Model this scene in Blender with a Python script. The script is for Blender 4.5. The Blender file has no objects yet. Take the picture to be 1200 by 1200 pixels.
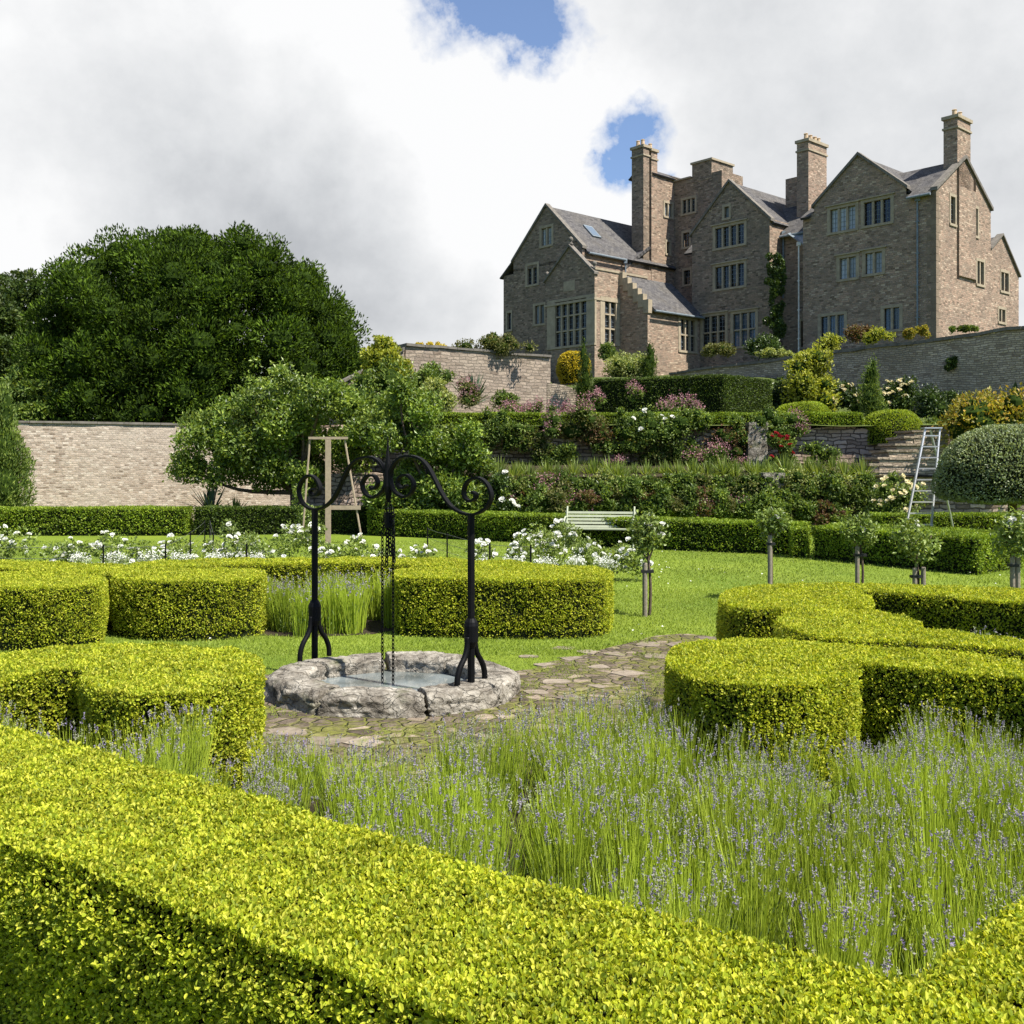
import bpy, bmesh, math, random
import numpy as np
from mathutils import Vector, Matrix
from mathutils.geometry import tessellate_polygon

R = np.random.default_rng(7)
random.seed(7)
SC = bpy.context.scene
COL = SC.collection
F, HZ, EYE = 1200.0, 540.0, 2.0          # focal length in photo pixels, horizon row, eye height


def at(px, py, Y):
    return np.array([(px - 600) / F * Y, Y, EYE + (HZ - py) / F * Y])


def onz(px, py, z):
    return at(px, py, (EYE - z) * F / (py - HZ))


def nrm(v):
    v = np.asarray(v, float)
    return v / np.maximum(np.linalg.norm(v, axis=-1, keepdims=True), 1e-9)


# ------------------------------------------------------------------ noise
def _h(i, j, k):
    n = (i.astype(np.int64) * 374761393 + j.astype(np.int64) * 668265263 + k.astype(np.int64) * 2147483647 // 7) & 0xFFFFFFFF
    n = ((n ^ (n >> 13)) * 1274126177) & 0xFFFFFFFF
    n = ((n ^ (n >> 16)) * 2246822519) & 0xFFFFFFFF
    return ((n ^ (n >> 15)) & 0xFFFF) / 65535.0


def vnoise(p):
    p = np.asarray(p, float)
    f0 = np.floor(p)
    f = p - f0
    f = f * f * (3 - 2 * f)
    i, j, k = f0[..., 0], f0[..., 1], f0[..., 2]
    r = 0
    for a in (0, 1):
        for b in (0, 1):
            for c in (0, 1):
                w = (f[..., 0] if a else 1 - f[..., 0]) * (f[..., 1] if b else 1 - f[..., 1]) * (f[..., 2] if c else 1 - f[..., 2])
                r = r + w * _h(i + a, j + b, k + c)
    return r * 2 - 1


def fbm(p, o=4):
    p = np.asarray(p, float)
    s, a = 0, 0.5
    for q in range(o):
        s = s + a * vnoise(p * 2 ** q + 17.3 * q)
        a *= 0.5
    return s


# ------------------------------------------------------------------ scene graph helpers
ORG = {}


def tag(o, label=None, cat=None, group=None, kind=None):
    if label: o['label'] = label
    if cat: o['category'] = cat
    if group: o['group'] = group
    if kind: o['kind'] = kind
    return o


def empty(name, loc, label, cat, group=None):
    o = bpy.data.objects.new(name, None)
    COL.objects.link(o)
    o.location = [float(x) for x in loc]
    o.empty_display_size = 0.2
    ORG[o.name] = np.array(loc, float)
    return tag(o, label, cat, group)


def copy_tree(o, parent=None):
    c = o.copy()
    COL.objects.link(c)
    if parent is not None: c.parent = parent
    for ch in [x for x in o.children]:
        copy_tree(ch, c)
    return c


class G:
    """collects polygons in world space and links them as ONE mesh object"""

    def __init__(s):
        s.V, s.N, s.n = [], [], 0
        s.W = []

    def add(s, v, f, mi=0, rnd=None, wc=None, smooth=False):
        v = np.asarray(v, np.float32).reshape(-1, 3)
        if isinstance(f, np.ndarray):
            cnt = np.full(len(f), f.shape[1], np.int32)
            idx = f.ravel().astype(np.int32)
        else:
            cnt = np.array([len(x) for x in f], np.int32)
            idx = np.array([i for x in f for i in x], np.int32)
        nf = len(cnt)
        if rnd is None: rnd = np.full(nf, R.random())
        rnd = np.broadcast_to(np.asarray(rnd, np.float32), (nf,))
        s.V.append(v)
        s.W.append(v * 1.0 if wc is None else np.asarray(wc, np.float32).reshape(-1, 3))
        s.N.append((cnt, idx + s.n, np.full(nf, mi, np.int32), rnd, np.full(nf, smooth, bool)))
        s.n += len(v)
        return s

    def build(s, name, mats, parent=None, loc=None):
        me = bpy.data.meshes.new(name)
        V = np.concatenate(s.V)
        W = np.concatenate(s.W)
        org = np.zeros(3)
        if parent is not None:
            org = ORG[parent.name]
        elif loc is not None:
            org = np.array(loc, float)
        V = V - org.astype(np.float32)
        cnt = np.concatenate([x[0] for x in s.N]); idx = np.concatenate([x[1] for x in s.N])
        mi = np.concatenate([x[2] for x in s.N]); rnd = np.concatenate([x[3] for x in s.N]); sm = np.concatenate([x[4] for x in s.N])
        me.vertices.add(len(V)); me.vertices.foreach_set('co', V.ravel())
        me.loops.add(len(idx)); me.loops.foreach_set('vertex_index', idx)
        me.polygons.add(len(cnt))
        st = np.zeros(len(cnt), np.int32); st[1:] = np.cumsum(cnt)[:-1]
        me.polygons.foreach_set('loop_start', st)
        if not isinstance(mats, (list, tuple)): mats = [mats]
        for m in mats: me.materials.append(m)
        me.polygons.foreach_set('material_index', mi)
        me.polygons.foreach_set('use_smooth', sm)
        at_ = me.attributes.new('rnd', 'FLOAT', 'FACE'); at_.data.foreach_set('value', rnd.astype(np.float32))
        wa = me.attributes.new('wc', 'FLOAT_VECTOR', 'POINT'); wa.data.foreach_set('vector', W.astype(np.float32).ravel())
        me.update(calc_edges=True)
        me.validate()
        o = bpy.data.objects.new(name, me)
        COL.objects.link(o)
        if parent is not None:
            o.parent = parent
            ORG[o.name] = org
        elif loc is not None:
            o.location = [float(x) for x in loc]
            ORG[o.name] = org
        else:
            ORG[o.name] = np.zeros(3)
        return o


# ------------------------------------------------------------------ shapes (vertices, faces)
BOXF = np.array([[0, 3, 2, 1], [4, 5, 6, 7], [0, 1, 5, 4], [1, 2, 6, 5], [2, 3, 7, 6], [3, 0, 4, 7]])


def box(c, size, ax=None):
    c = np.asarray(c, float); h = np.asarray(size, float) / 2
    q = np.array([[-1, -1, -1], [1, -1, -1], [1, 1, -1], [-1, 1, -1], [-1, -1, 1], [1, -1, 1], [1, 1, 1], [-1, 1, 1]]) * h
    if ax is not None:
        q = q @ np.asarray(ax, float)
    return c + q, BOXF


def frame2(d, z=(0, 0, 1)):
    """rows: d, z x d, z"""
    d = nrm(d); z = np.asarray(z, float)
    s = nrm(np.cross(z, d)); z = np.cross(d, s)
    return np.array([d, s, z])


def tube(P, r, n=8, cap=True, flat=None):
    P = np.asarray(P, float); m = len(P)
    r = np.broadcast_to(np.asarray(r, float), (m,))
    T = nrm(np.gradient(P, axis=0))
    up = np.array([0, 0, 1.0]) if abs(T[0][2]) < 0.9 else np.array([0, 1.0, 0])
    S = nrm(np.cross(T[0], up)); out = []
    for i in range(m):
        S = nrm(S - T[i] * np.dot(S, T[i])); B = np.cross(T[i], S)
        a = np.arange(n) / n * 2 * np.pi
        out.append(P[i] + r[i] * (np.cos(a)[:, None] * S + np.sin(a)[:, None] * B))
    V = np.concatenate(out)
    i = np.arange(m - 1)[:, None] * n; j = np.arange(n)[None]; k = (j + 1) % n
    Fq = np.stack([i + j, i + n + j, i + n + k, i + k], -1).reshape(-1, 4)
    fs = [list(x) for x in Fq]
    if cap:
        fs.append(list(range(n))); fs.append(list(range((m - 1) * n, m * n))[::-1])
    return V, fs


def lathe(prof, c, n=12, sx=1, sy=1):
    prof = np.asarray(prof, float); m = len(prof)
    a = np.arange(n) / n * 2 * np.pi
    V = np.stack([np.outer(prof[:, 0], np.cos(a)) * sx, np.outer(prof[:, 0], np.sin(a)) * sy, np.repeat(prof[:, 1:2], n, 1)], -1).reshape(-1, 3) + np.asarray(c, float)
    i = np.arange(m - 1)[:, None] * n; j = np.arange(n)[None]; k = (j + 1) % n
    fs = [list(x) for x in np.stack([i + j, i + k, i + n + k, i + n + j], -1).reshape(-1, 4)]
    fs.append(list(range(n))[::-1]); fs.append(list(range((m - 1) * n, m * n)))
    return V, fs


def ball(c, r, nu=8, nv=6, amp=0.0, freq=1.5):
    th = (np.arange(nv + 1) / nv) * np.pi; ph = np.arange(nu) / nu * 2 * np.pi
    D = np.stack([np.outer(np.sin(th), np.cos(ph)), np.outer(np.sin(th), np.sin(ph)), np.repeat(np.cos(th)[:, None], nu, 1)], -1).reshape(-1, 3)
    P = np.asarray(c, float) + D * np.asarray(r, float)
    if amp: P = P + D * (amp * fbm(P * freq, 3))[:, None]
    i = np.arange(nv)[:, None] * nu; j = np.arange(nu)[None]; k = (j + 1) % nu
    return P, np.stack([i + j, i + nu + j, i + nu + k, i + k], -1).reshape(-1, 4)


def gridf(nu, nv):
    i = np.arange(nv - 1)[:, None] * nu; j = np.arange(nu - 1)[None]
    return np.stack([i + j, i + j + 1, i + nu + j + 1, i + nu + j], -1).reshape(-1, 4)


def prism(poly, z0, z1):
    """vertical prism over a 2D polygon (counter clockwise)"""
    p = np.asarray(poly, float); n = len(p)
    V = np.concatenate([np.c_[p, np.full(n, z0)], np.c_[p, np.full(n, z1)]])
    fs = [[i, (i + 1) % n, n + (i + 1) % n, n + i] for i in range(n)]
    tri = tessellate_polygon([[Vector((x, y, 0)) for x, y in p]])
    for t in tri:
        a, b, c = [p[i] for i in t]
        ccw = (b[0] - a[0]) * (c[1] - a[1]) - (b[1] - a[1]) * (c[0] - a[0]) > 0
        t = list(t) if ccw else list(t)[::-1]
        fs.append([n + i for i in t])
    return V, fs


def spline(P, k=6, closed=False):
    P = np.asarray(P, float); n = len(P); out = []
    for i in range(n if closed else n - 1):
        if closed: a, b, c, d = P[(i - 1) % n], P[i], P[(i + 1) % n], P[(i + 2) % n]
        else: a, b, c, d = P[max(i - 1, 0)], P[i], P[i + 1], P[min(i + 2, n - 1)]
        for t in np.arange(k) / k:
            out.append(0.5 * (2 * b + (c - a) * t + (2 * a - 5 * b + 4 * c - d) * t * t + (3 * b - a - 3 * c + d) * t ** 3))
    if not closed: out.append(P[-1])
    return np.array(out)


def leafquads(P, D, Nn, L, W, rnd, six=False, fold=0.25):
    """one leaf per point: base P, direction D, face normal Nn, length L, width W"""
    P = np.asarray(P, float); n = len(P)
    D = nrm(D); S = nrm(np.cross(D, Nn)); Nn = np.cross(S, D)
    L = np.broadcast_to(np.asarray(L, float), (n,))[:, None]; W = np.broadcast_to(np.asarray(W, float), (n,))[:, None]
    if not six:
        m = P + D * L * 0.45
        V = np.stack([P, m + S * W * .5 + Nn * W * fold, P + D * L, m - S * W * .5 + Nn * W * fold], 1).reshape(-1, 3)
        Fc = np.arange(n * 4).reshape(n, 4)
        return V, Fc, np.asarray(rnd)
    a = P + D * L * 0.3 + Nn * W * fold * .8; b = P + D * L * 0.72 + Nn * W * fold * .8
    tip = P + D * L - Nn * W * .12
    V = np.stack([P, a + S * W * .42, b + S * W * .46, tip, b - S * W * .46, a - S * W * .42], 1).reshape(-1, 3)
    o = np.arange(n)[:, None] * 6
    Fc = np.concatenate([o + np.array([[0, 1, 2, 3]]), o + np.array([[0, 3, 4, 5]])])
    return V, Fc, np.concatenate([rnd, rnd])


def rdir(n):
    return nrm(R.normal(size=(n, 3)))


# ------------------------------------------------------------------ materials
def new_mat(name):
    m = bpy.data.materials.new(name); m.use_nodes = True
    nt = m.node_tree; nt.nodes.clear()
    out = nt.nodes.new('ShaderNodeOutputMaterial')
    return m, nt, out


def nd(nt, t, **kw):
    n = nt.nodes.new(t)
    for k, v in kw.items():
        if k.startswith('i_'):
            n.inputs[k[2:].replace('_', ' ')].default_value = v
        else: setattr(n, k, v)
    return n


def ramp(nt, fac, stops, interp='LINEAR'):
    r = nt.nodes.new('ShaderNodeValToRGB'); r.color_ramp.interpolation = interp
    e = r.color_ramp.elements
    while len(e) < len(stops): e.new(0.5)
    for x, (p, c) in zip(e, stops):
        x.position = p; x.color = (*c, 1) if len(c) == 3 else c
    nt.links.new(fac, r.inputs[0])
    return r.outputs[0]


def mixc(nt, a, b, f, mode='MIX'):
    m = nt.nodes.new('ShaderNodeMix'); m.data_type = 'RGBA'; m.blend_type = mode
    for s, v in ((6, a), (7, b), (0, f)):
        if hasattr(v, 'links'): nt.links.new(v, m.inputs[s])
        elif s == 0: m.inputs[0].default_value = v
        else: m.inputs[s].default_value = (*v, 1)
    return m.outputs[2]


def math_(nt, op, a, b=None, clamp=False):
    m = nt.nodes.new('ShaderNodeMath'); m.operation = op; m.use_clamp = clamp
    for i, v in enumerate((a, b)):
        if v is None: continue
        if hasattr(v, 'links'): nt.links.new(v, m.inputs[i])
        else: m.inputs[i].default_value = v
    return m.outputs[0]


def coords(nt, kind='OBJ', scale=(1, 1, 1)):
    if kind == 'WC':
        s = nd(nt, 'ShaderNodeAttribute', attribute_name='wc').outputs['Vector']
    elif kind == 'POS':
        s = nt.nodes.new('ShaderNodeNewGeometry').outputs['Position']
    else:
        s = nt.nodes.new('ShaderNodeTexCoord').outputs['Object']
    m = nt.nodes.new('ShaderNodeMapping'); m.inputs['Scale'].default_value = scale
    nt.links.new(s, m.inputs[0])
    return m.outputs[0]


def noise(nt, vec, scale, detail=4, rough=0.55):
    n = nd(nt, 'ShaderNodeTexNoise'); n.inputs['Scale'].default_value = scale
    n.inputs['Detail'].default_value = detail; n.inputs['Roughness'].default_value = rough
    nt.links.new(vec, n.inputs['Vector'])
    return n.outputs['Fac']


def bump(nt, h, strength=0.5, dist=0.02):
    b = nd(nt, 'ShaderNodeBump'); b.inputs['Strength'].default_value = strength; b.inputs['Distance'].default_value = dist
    nt.links.new(h, b.inputs['Height'])
    return b.outputs[0]


def bsdf(nt, out, color, rough=0.7, spec=0.3, normal=None, metal=0.0):
    p = nd(nt, 'ShaderNodeBsdfPrincipled')
    if hasattr(color, 'links'): nt.links.new(color, p.inputs['Base Color'])
    else: p.inputs['Base Color'].default_value = (*color, 1)
    if hasattr(rough, 'links'): nt.links.new(rough, p.inputs['Roughness'])
    else: p.inputs['Roughness'].default_value = rough
    p.inputs['Specular IOR Level'].default_value = spec
    p.inputs['Metallic'].default_value = metal
    if normal is not None: nt.links.new(normal, p.inputs['Normal'])
    if out is not None: nt.links.new(p.outputs[0], out.inputs[0])
    return p.outputs[0]


def leaf_mat(name, cols, trans=0.35, rough=0.5, spec=0.25, clump=1.2, amt=0.35, tint=None):
    """foliage: colour by leaf, slow patches of growth, light through the blade"""
    m, nt, out = new_mat(name)
    a = nd(nt, 'ShaderNodeAttribute', attribute_name='rnd').outputs['Fac']
    st = [(i / (len(cols) - 1), c) for i, c in enumerate(cols)]
    c = ramp(nt, a, st)
    n = noise(nt, coords(nt, 'POS'), clump, 2)
    v = ramp(nt, n, [(0.3, (1 - amt,) * 3), (0.7, (1 + amt * .6, 1 + amt * .6, 1 + amt * .2))])
    c = mixc(nt, c, v, 1.0, 'MULTIPLY')
    p = bsdf(nt, None, c, rough, spec)
    t = nd(nt, 'ShaderNodeBsdfTranslucent')
    tc = mixc(nt, c, tint or (1.25, 1.2, 0.5), 1.0, 'MULTIPLY')
    nt.links.new(tc, t.inputs[0])
    mx = nd(nt, 'ShaderNodeMixShader'); mx.inputs[0].default_value = trans
    nt.links.new(p, mx.inputs[1]); nt.links.new(t.outputs[0], mx.inputs[2]); nt.links.new(mx.outputs[0], out.inputs[0])
    return m


def plain(name, col, rough=0.6, spec=0.3, metal=0.0, var=0.25, scale=6.0, bmp=0.0):
    m, nt, out = new_mat(name)
    n = noise(nt, coords(nt, 'POS'), scale, 5, 0.6)
    c = ramp(nt, n, [(0.25, tuple(x * (1 - var) for x in col)), (0.75, tuple(min(1, x * (1 + var)) for x in col))])
    bsdf(nt, out, c, rough, spec, bump(nt, n, bmp, 0.01) if bmp else None, metal)
    return m


def rubble(name, cols, mortar, bw=0.42, rh=0.16, patch=None, msize=0.012, bstr=0.8, dist=0.12, moss=None, rough=0.9, kind='WC'):
    """coursed stone or brick in the wall's own metres"""
    m, nt, out = new_mat(name)
    v = coords(nt, kind)
    nz = nd(nt, 'ShaderNodeTexNoise'); nz.inputs['Scale'].default_value = 1.7; nz.inputs['Detail'].default_value = 3
    nt.links.new(v, nz.inputs['Vector'])
    d = nd(nt, 'ShaderNodeVectorMath', operation='SUBTRACT'); nt.links.new(nz.outputs['Color'], d.inputs[0]); d.inputs[1].default_value = (.5, .5, .5)
    d2 = nd(nt, 'ShaderNodeVectorMath', operation='SCALE'); nt.links.new(d.outputs[0], d2.inputs[0]); d2.inputs['Scale'].default_value = dist
    d3 = nd(nt, 'ShaderNodeVectorMath', operation='ADD'); nt.links.new(v, d3.inputs[0]); nt.links.new(d2.outputs[0], d3.inputs[1])
    b = nd(nt, 'ShaderNodeTexBrick'); nt.links.new(d3.outputs[0], b.inputs['Vector'])
    b.inputs['Scale'].default_value = 1; b.inputs['Brick Width'].default_value = bw; b.inputs['Row Height'].default_value = rh
    b.inputs['Mortar Size'].default_value = msize; b.inputs['Mortar Smooth'].default_value = 0.4; b.inputs['Bias'].default_value = 0
    b.inputs['Color1'].default_value = (0, 0, 0, 1); b.inputs['Color2'].default_value = (1, 1, 1, 1); b.inputs['Mortar'].default_value = (.5, .5, .5, 1)
    b.offset = 0.43; b.squash = 0.7; b.squash_frequency = 3
    st = [(i / (len(cols) - 1), c) for i, c in enumerate(cols)]
    c = ramp(nt, b.outputs['Color'], st)
    n1 = noise(nt, v, 9, 6, 0.65)
    c = mixc(nt, c, ramp(nt, n1, [(0.25, (.72, .71, .70)), (0.75, (1.2, 1.18, 1.16))]), 1.0, 'MULTIPLY')
    n2 = noise(nt, v, 0.55, 4, 0.6)
    if patch: c = mixc(nt, c, patch, ramp(nt, n2, [(0.45, (0, 0, 0)), (0.7, (.65, .65, .65))]))
    c = mixc(nt, c, mortar, math_(nt, 'MULTIPLY', b.outputs['Fac'], 0.8))
    if moss: c = mixc(nt, c, moss, ramp(nt, noise(nt, v, 1.6, 6, 0.7), [(0.58, (0, 0, 0)), (0.72, (.5, .5, .5))]))
    h = math_(nt, 'ADD', math_(nt, 'MULTIPLY', math_(nt, 'SUBTRACT', 1.0, b.outputs['Fac']), 1.0), math_(nt, 'MULTIPLY', n1, 0.9))
    bsdf(nt, out, c, rough, 0.15, bump(nt, h, bstr, 0.04))
    return m


M = {}
M['box'] = leaf_mat('clipped_box', [(.142, .195, .014), (.302, .37, .024), (.48, .512, .04), (.62, .605, .085)], 0.40, 0.5, 0.2, 5.5, 0.22)
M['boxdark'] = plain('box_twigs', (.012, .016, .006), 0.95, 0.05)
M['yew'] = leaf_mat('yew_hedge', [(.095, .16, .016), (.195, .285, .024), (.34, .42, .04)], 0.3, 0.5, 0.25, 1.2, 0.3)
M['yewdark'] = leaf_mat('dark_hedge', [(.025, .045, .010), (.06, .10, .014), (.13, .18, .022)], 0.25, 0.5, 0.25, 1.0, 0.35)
M['bigtree'] = leaf_mat('evergreen_sprays', [(.013, .025, .005), (.043, .08, .009), (.125, .20, .02)], 0.32, 0.6, 0.1, 0.45, 0.4)
M['tree2'] = leaf_mat('woodland_leaves', [(.03, .055, .014), (.06, .10, .02), (.12, .16, .035)], 0.28, 0.5, 0.25, 0.5, 0.35)
M['apple'] = leaf_mat('fruit_tree_leaves', [(.05, .09, .017), (.14, .215, .034), (.31, .385, .07)], 0.34, 0.42, 0.4, 0.9, 0.35)
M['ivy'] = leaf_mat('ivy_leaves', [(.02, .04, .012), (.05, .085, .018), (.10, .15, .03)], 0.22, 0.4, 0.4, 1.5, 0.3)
M['mid'] = leaf_mat('mid_green_leaves', [(.05, .09, .018), (.13, .195, .036), (.25, .31, .07)], 0.3, 0.5, 0.3, 1.5, 0.35)
M['olive'] = leaf_mat('olive_leaves', [(.07, .075, .025), (.14, .15, .045), (.22, .21, .08)], 0.3, 0.55, 0.2, 1.5, 0.3)
M['russet'] = leaf_mat('russet_leaves', [(.09, .05, .03), (.16, .08, .045), (.16, .15, .05)], 0.3, 0.55, 0.2, 1.5, 0.3)
M['gold'] = leaf_mat('golden_leaves', [(.16, .20, .02), (.33, .36, .04), (.48, .47, .08)], 0.35, 0.5, 0.3, 1.0, 0.3)
M['yellow'] = leaf_mat('yellow_clipped', [(.40, .30, .012), (.55, .42, .02), (.62, .50, .05)], 0.3, 0.5, 0.3, 1.0, 0.2)
M['pale'] = leaf_mat('pale_green_leaves', [(.16, .20, .06), (.30, .34, .11), (.44, .46, .18)], 0.35, 0.5, 0.3, 1.0, 0.25)
M['grey'] = leaf_mat('grey_green_leaves', [(.11, .145, .065), (.25, .30, .15), (.42, .47, .29)], 0.25, 0.45, 0.35, 2.0, 0.3)
M['orange'] = leaf_mat('orange_tinted_leaves', [(.16, .15, .02), (.30, .29, .04), (.42, .27, .05)], 0.35, 0.5, 0.3, 0.8, 0.3)
M['iris'] = leaf_mat('strap_leaves', [(.10, .15, .03), (.20, .27, .06), (.30, .36, .12)], 0.35, 0.5, 0.3, 1.2, 0.3)
M['yucca'] = leaf_mat('blue_green_blades', [(.04, .07, .045), (.08, .13, .085), (.14, .19, .13)], 0.2, 0.45, 0.35, 1.2, 0.3)
M['rose'] = leaf_mat('rose_leaves', [(.08, .12, .025), (.18, .25, .055), (.31, .37, .11)], 0.3, 0.45, 0.35, 1.5, 0.3)
M['lavstem'] = leaf_mat('lavender_stems', [(.185, .27, .026), (.33, .425, .04), (.46, .54, .085)], 0.3, 0.55, 0.2, 1.3, 0.3)
M['lavleaf'] = leaf_mat('lavender_leaves', [(.07, .11, .035), (.13, .19, .05), (.20, .26, .08)], 0.25, 0.55, 0.2, 1.3, 0.3)
M['lavhead'] = leaf_mat('lavender_heads', [(.30, .35, .16), (.32, .32, .26), (.32, .295, .33), (.25, .21, .37)], 0.25, 0.6, 0.15, 1.0, 0.2, (1, 1, 1))
M['grass'] = leaf_mat('lawn_blades', [(.14, .205, .028), (.245, .32, .042), (.37, .43, .09)], 0.3, 0.5, 0.25, 0.35, 0.25)
M['white'] = leaf_mat('white_petals', [(.78, .77, .70), (.86, .86, .82)], 0.3, 0.5, 0.2, 1, 0.05, (1, 1, .95))
M['cream'] = leaf_mat('cream_petals', [(.75, .66, .40), (.82, .76, .55)], 0.3, 0.5, 0.2, 1, 0.05, (1, 1, .9))
M['lemon'] = leaf_mat('lemon_petals', [(.75, .66, .12), (.8, .72, .25)], 0.3, 0.5, 0.2, 1, 0.05, (1, 1, .9))
M['pink'] = leaf_mat('pink_florets', [(.26, .10, .12), (.38, .19, .215), (.48, .30, .32)], 0.3, 0.6, 0.15, 1, 0.2, (1, 1, 1))
M['red'] = leaf_mat('red_petals', [(.28, .02, .025), (.45, .03, .04)], 0.25, 0.6, 0.15, 1, 0.2, (1, 1, 1))
M['bark'] = plain('bark', (.10, .075, .055), 0.9, 0.1, 0, .4, 14, .6)
M['iron'] = plain('black_iron', (.004, .004, .0045), 0.55, 0.12, 0, .3, 25, .15)
M['wire'] = plain('weathered_wire', (.07, .075, .07), 0.5, 0.4)
M['stake'] = plain('grey_timber_stake', (.21, .18, .14), 0.85, 0.15, 0, .3, 30, .3)
M['plank'] = plain('raw_timber', (.31, .245, .175), 0.75, 0.2, 0, .2, 12, .2)
M['strap'] = plain('rubber_tie', (.015, .015, .015), 0.6, 0.3)
M['alu'] = plain('aluminium', (.46, .47, .48), 0.4, 0.5, 0.45, .08, 9)
M['bench'] = plain('sage_paint', (.33, .35, .245), 0.5, 0.35, 0, .12, 8)
M['paint'] = plain('white_pipe_paint', (.62, .62, .58), 0.5, 0.35)
M['lead'] = plain('blue_grey_lead', (.16, .19, .21), 0.5, 0.4)
M['trim'] = plain('dressed_sandstone', (.315, .262, .185), 0.85, 0.15, 0, .25, 3, .3)
M['coping'] = plain('weathered_coping', (.15, .135, .115), 0.9, 0.15, 0, .4, 4, .5)
M['terracotta'] = plain('chimney_pot_clay', (.46, .34, .22), 0.8, 0.2)
M['house'] = rubble('sandstone_rubble', [(.155, .115, .084), (.325, .24, .176), (.405, .28, .205), (.245, .192, .143), (.52, .405, .30)], (.30, .25, .19), .30, .115, (.17, .128, .10), .010, .9, .18)
M['housegrey'] = rubble('grey_sandstone_rubble', [(.11, .086, .063), (.25, .19, .14), (.33, .24, .178), (.185, .15, .112), (.40, .315, .23)], (.24, .20, .155), .30, .115, (.14, .118, .09), .010, .9, .18)
M['slate'] = rubble('stone_slates', [(.06, .058, .06), (.095, .092, .094), (.13, .124, .12), (.08, .078, .08)], (.025, .025, .025), .32, .20, (.12, .108, .09), .012, .5, .03)
M['brickwall'] = rubble('pale_old_brick', [(.19, .145, .11), (.37, .295, .23), (.48, .40, .325), (.30, .24, .19), (.56, .495, .415)], (.50, .43, .35), .18, .068, (.47, .40, .33), .008, 1.0, .10, (.20, .17, .13))
M['drystone'] = rubble('terrace_stone', [(.19, .14, .105), (.40, .31, .235), (.60, .48, .39), (.31, .24, .18)], (.05, .04, .03), .40, .13, (.46, .35, .28), .02, 1.0, .34, (.06, .075, .022))
M['greystone'] = rubble('grey_garden_wall', [(.25, .195, .145), (.47, .385, .29), (.62, .51, .39), (.35, .285, .215), (.54, .445, .335)], (.18, .145, .11), .26, .075, (.26, .21, .15), .012, 1.0, .2, (.075, .075, .045))
M['tanstone'] = rubble('tan_garden_wall', [(.17, .13, .10), (.30, .24, .185), (.40, .325, .255), (.24, .19, .15), (.34, .275, .22)], (.19, .16, .125), .36, .12, (.30, .25, .195), .015, 1.0, .22)


def glass(name, col, rough):
    m, nt, out = new_mat(name)
    a = nd(nt, 'ShaderNodeAttribute', attribute_name='rnd').outputs['Fac']
    c = ramp(nt, a, [(0, tuple(x * .5 for x in col)), (1, tuple(x * 1.5 for x in col))])
    bsdf(nt, out, c, rough, 0.6)
    return m


M['glass'] = glass('dark_window_glass', (.012, .014, .017), .06)
M['glasspale'] = glass('curtained_glass', (.34, .36, .37), .12)
M['glassblue'] = glass('painted_sky_glass', (.06, .09, .13), .05)  # blue of the reflected sky is put into the pane colour


def water_mat():
    m, nt, out = new_mat('still_water')
    n = noise(nt, coords(nt, 'POS'), 3.0, 3)
    c = ramp(nt, noise(nt, coords(nt, 'POS'), 2.2, 4), [(.35, (.09, .10, .09)), (.7, (.22, .25, .25))])
    bsdf(nt, out, c, .06, .6, bump(nt, n, .10, .02))
    return m


M['water'] = water_mat()


def rim_mat():
    m, nt, out = new_mat('well_rim_stone')
    v = coords(nt, 'POS')
    n1 = noise(nt, v, 4.5, 8, .65); n2 = noise(nt, v, 22, 6, .7)
    c = ramp(nt, n1, [(.3, (.06, .052, .04)), (.43, (.21, .185, .15)), (.56, (.35, .32, .265)), (.72, (.49, .45, .385))])
    c = mixc(nt, c, ramp(nt, n2, [(.3, (.42, .40, .37)), (.55, (1.0, 1, 1)), (.7, (1.25, 1.25, 1.25))]), 1.0, 'MULTIPLY')
    cr = nd(nt, 'ShaderNodeTexVoronoi', feature='DISTANCE_TO_EDGE'); cr.inputs['Scale'].default_value = 5.5; wz = nd(nt, 'ShaderNodeTexNoise'); wz.inputs['Scale'].default_value = 4; wz.inputs['Detail'].default_value = 6; nt.links.new(v, wz.inputs['Vector'])
    wy = nd(nt, 'ShaderNodeVectorMath', operation='SCALE'); wy.inputs['Scale'].default_value = .3; nt.links.new(wz.outputs['Color'], wy.inputs[0]); wx = nd(nt, 'ShaderNodeVectorMath', operation='ADD'); nt.links.new(v, wx.inputs[0]); nt.links.new(wy.outputs[0], wx.inputs[1])
    sq = nt.nodes.new('ShaderNodeMapping'); sq.inputs['Scale'].default_value = (1, 1, 2.6); nt.links.new(wx.outputs[0], sq.inputs[0]); nt.links.new(sq.outputs[0], cr.inputs['Vector'])
    crack = ramp(nt, cr.outputs['Distance'], [(.0, (1, 1, 1)), (.035, (0, 0, 0))])
    c = mixc(nt, c, (.05, .043, .033), math_(nt, 'MULTIPLY', crack, .38))
    c = mixc(nt, c, (.09, .10, .035), ramp(nt, noise(nt, v, 2.4, 5, .6), [(.6, (0, 0, 0)), (.72, (.6, .6, .6))]))
    bsdf(nt, out, c, .9, .2, bump(nt, math_(nt, 'ADD', math_(nt, 'MULTIPLY', crack, -.25), math_(nt, 'ADD', n1, math_(nt, 'MULTIPLY', n2, .5))), 1.0, .05))
    return m


M['rim'] = rim_mat()


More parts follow.
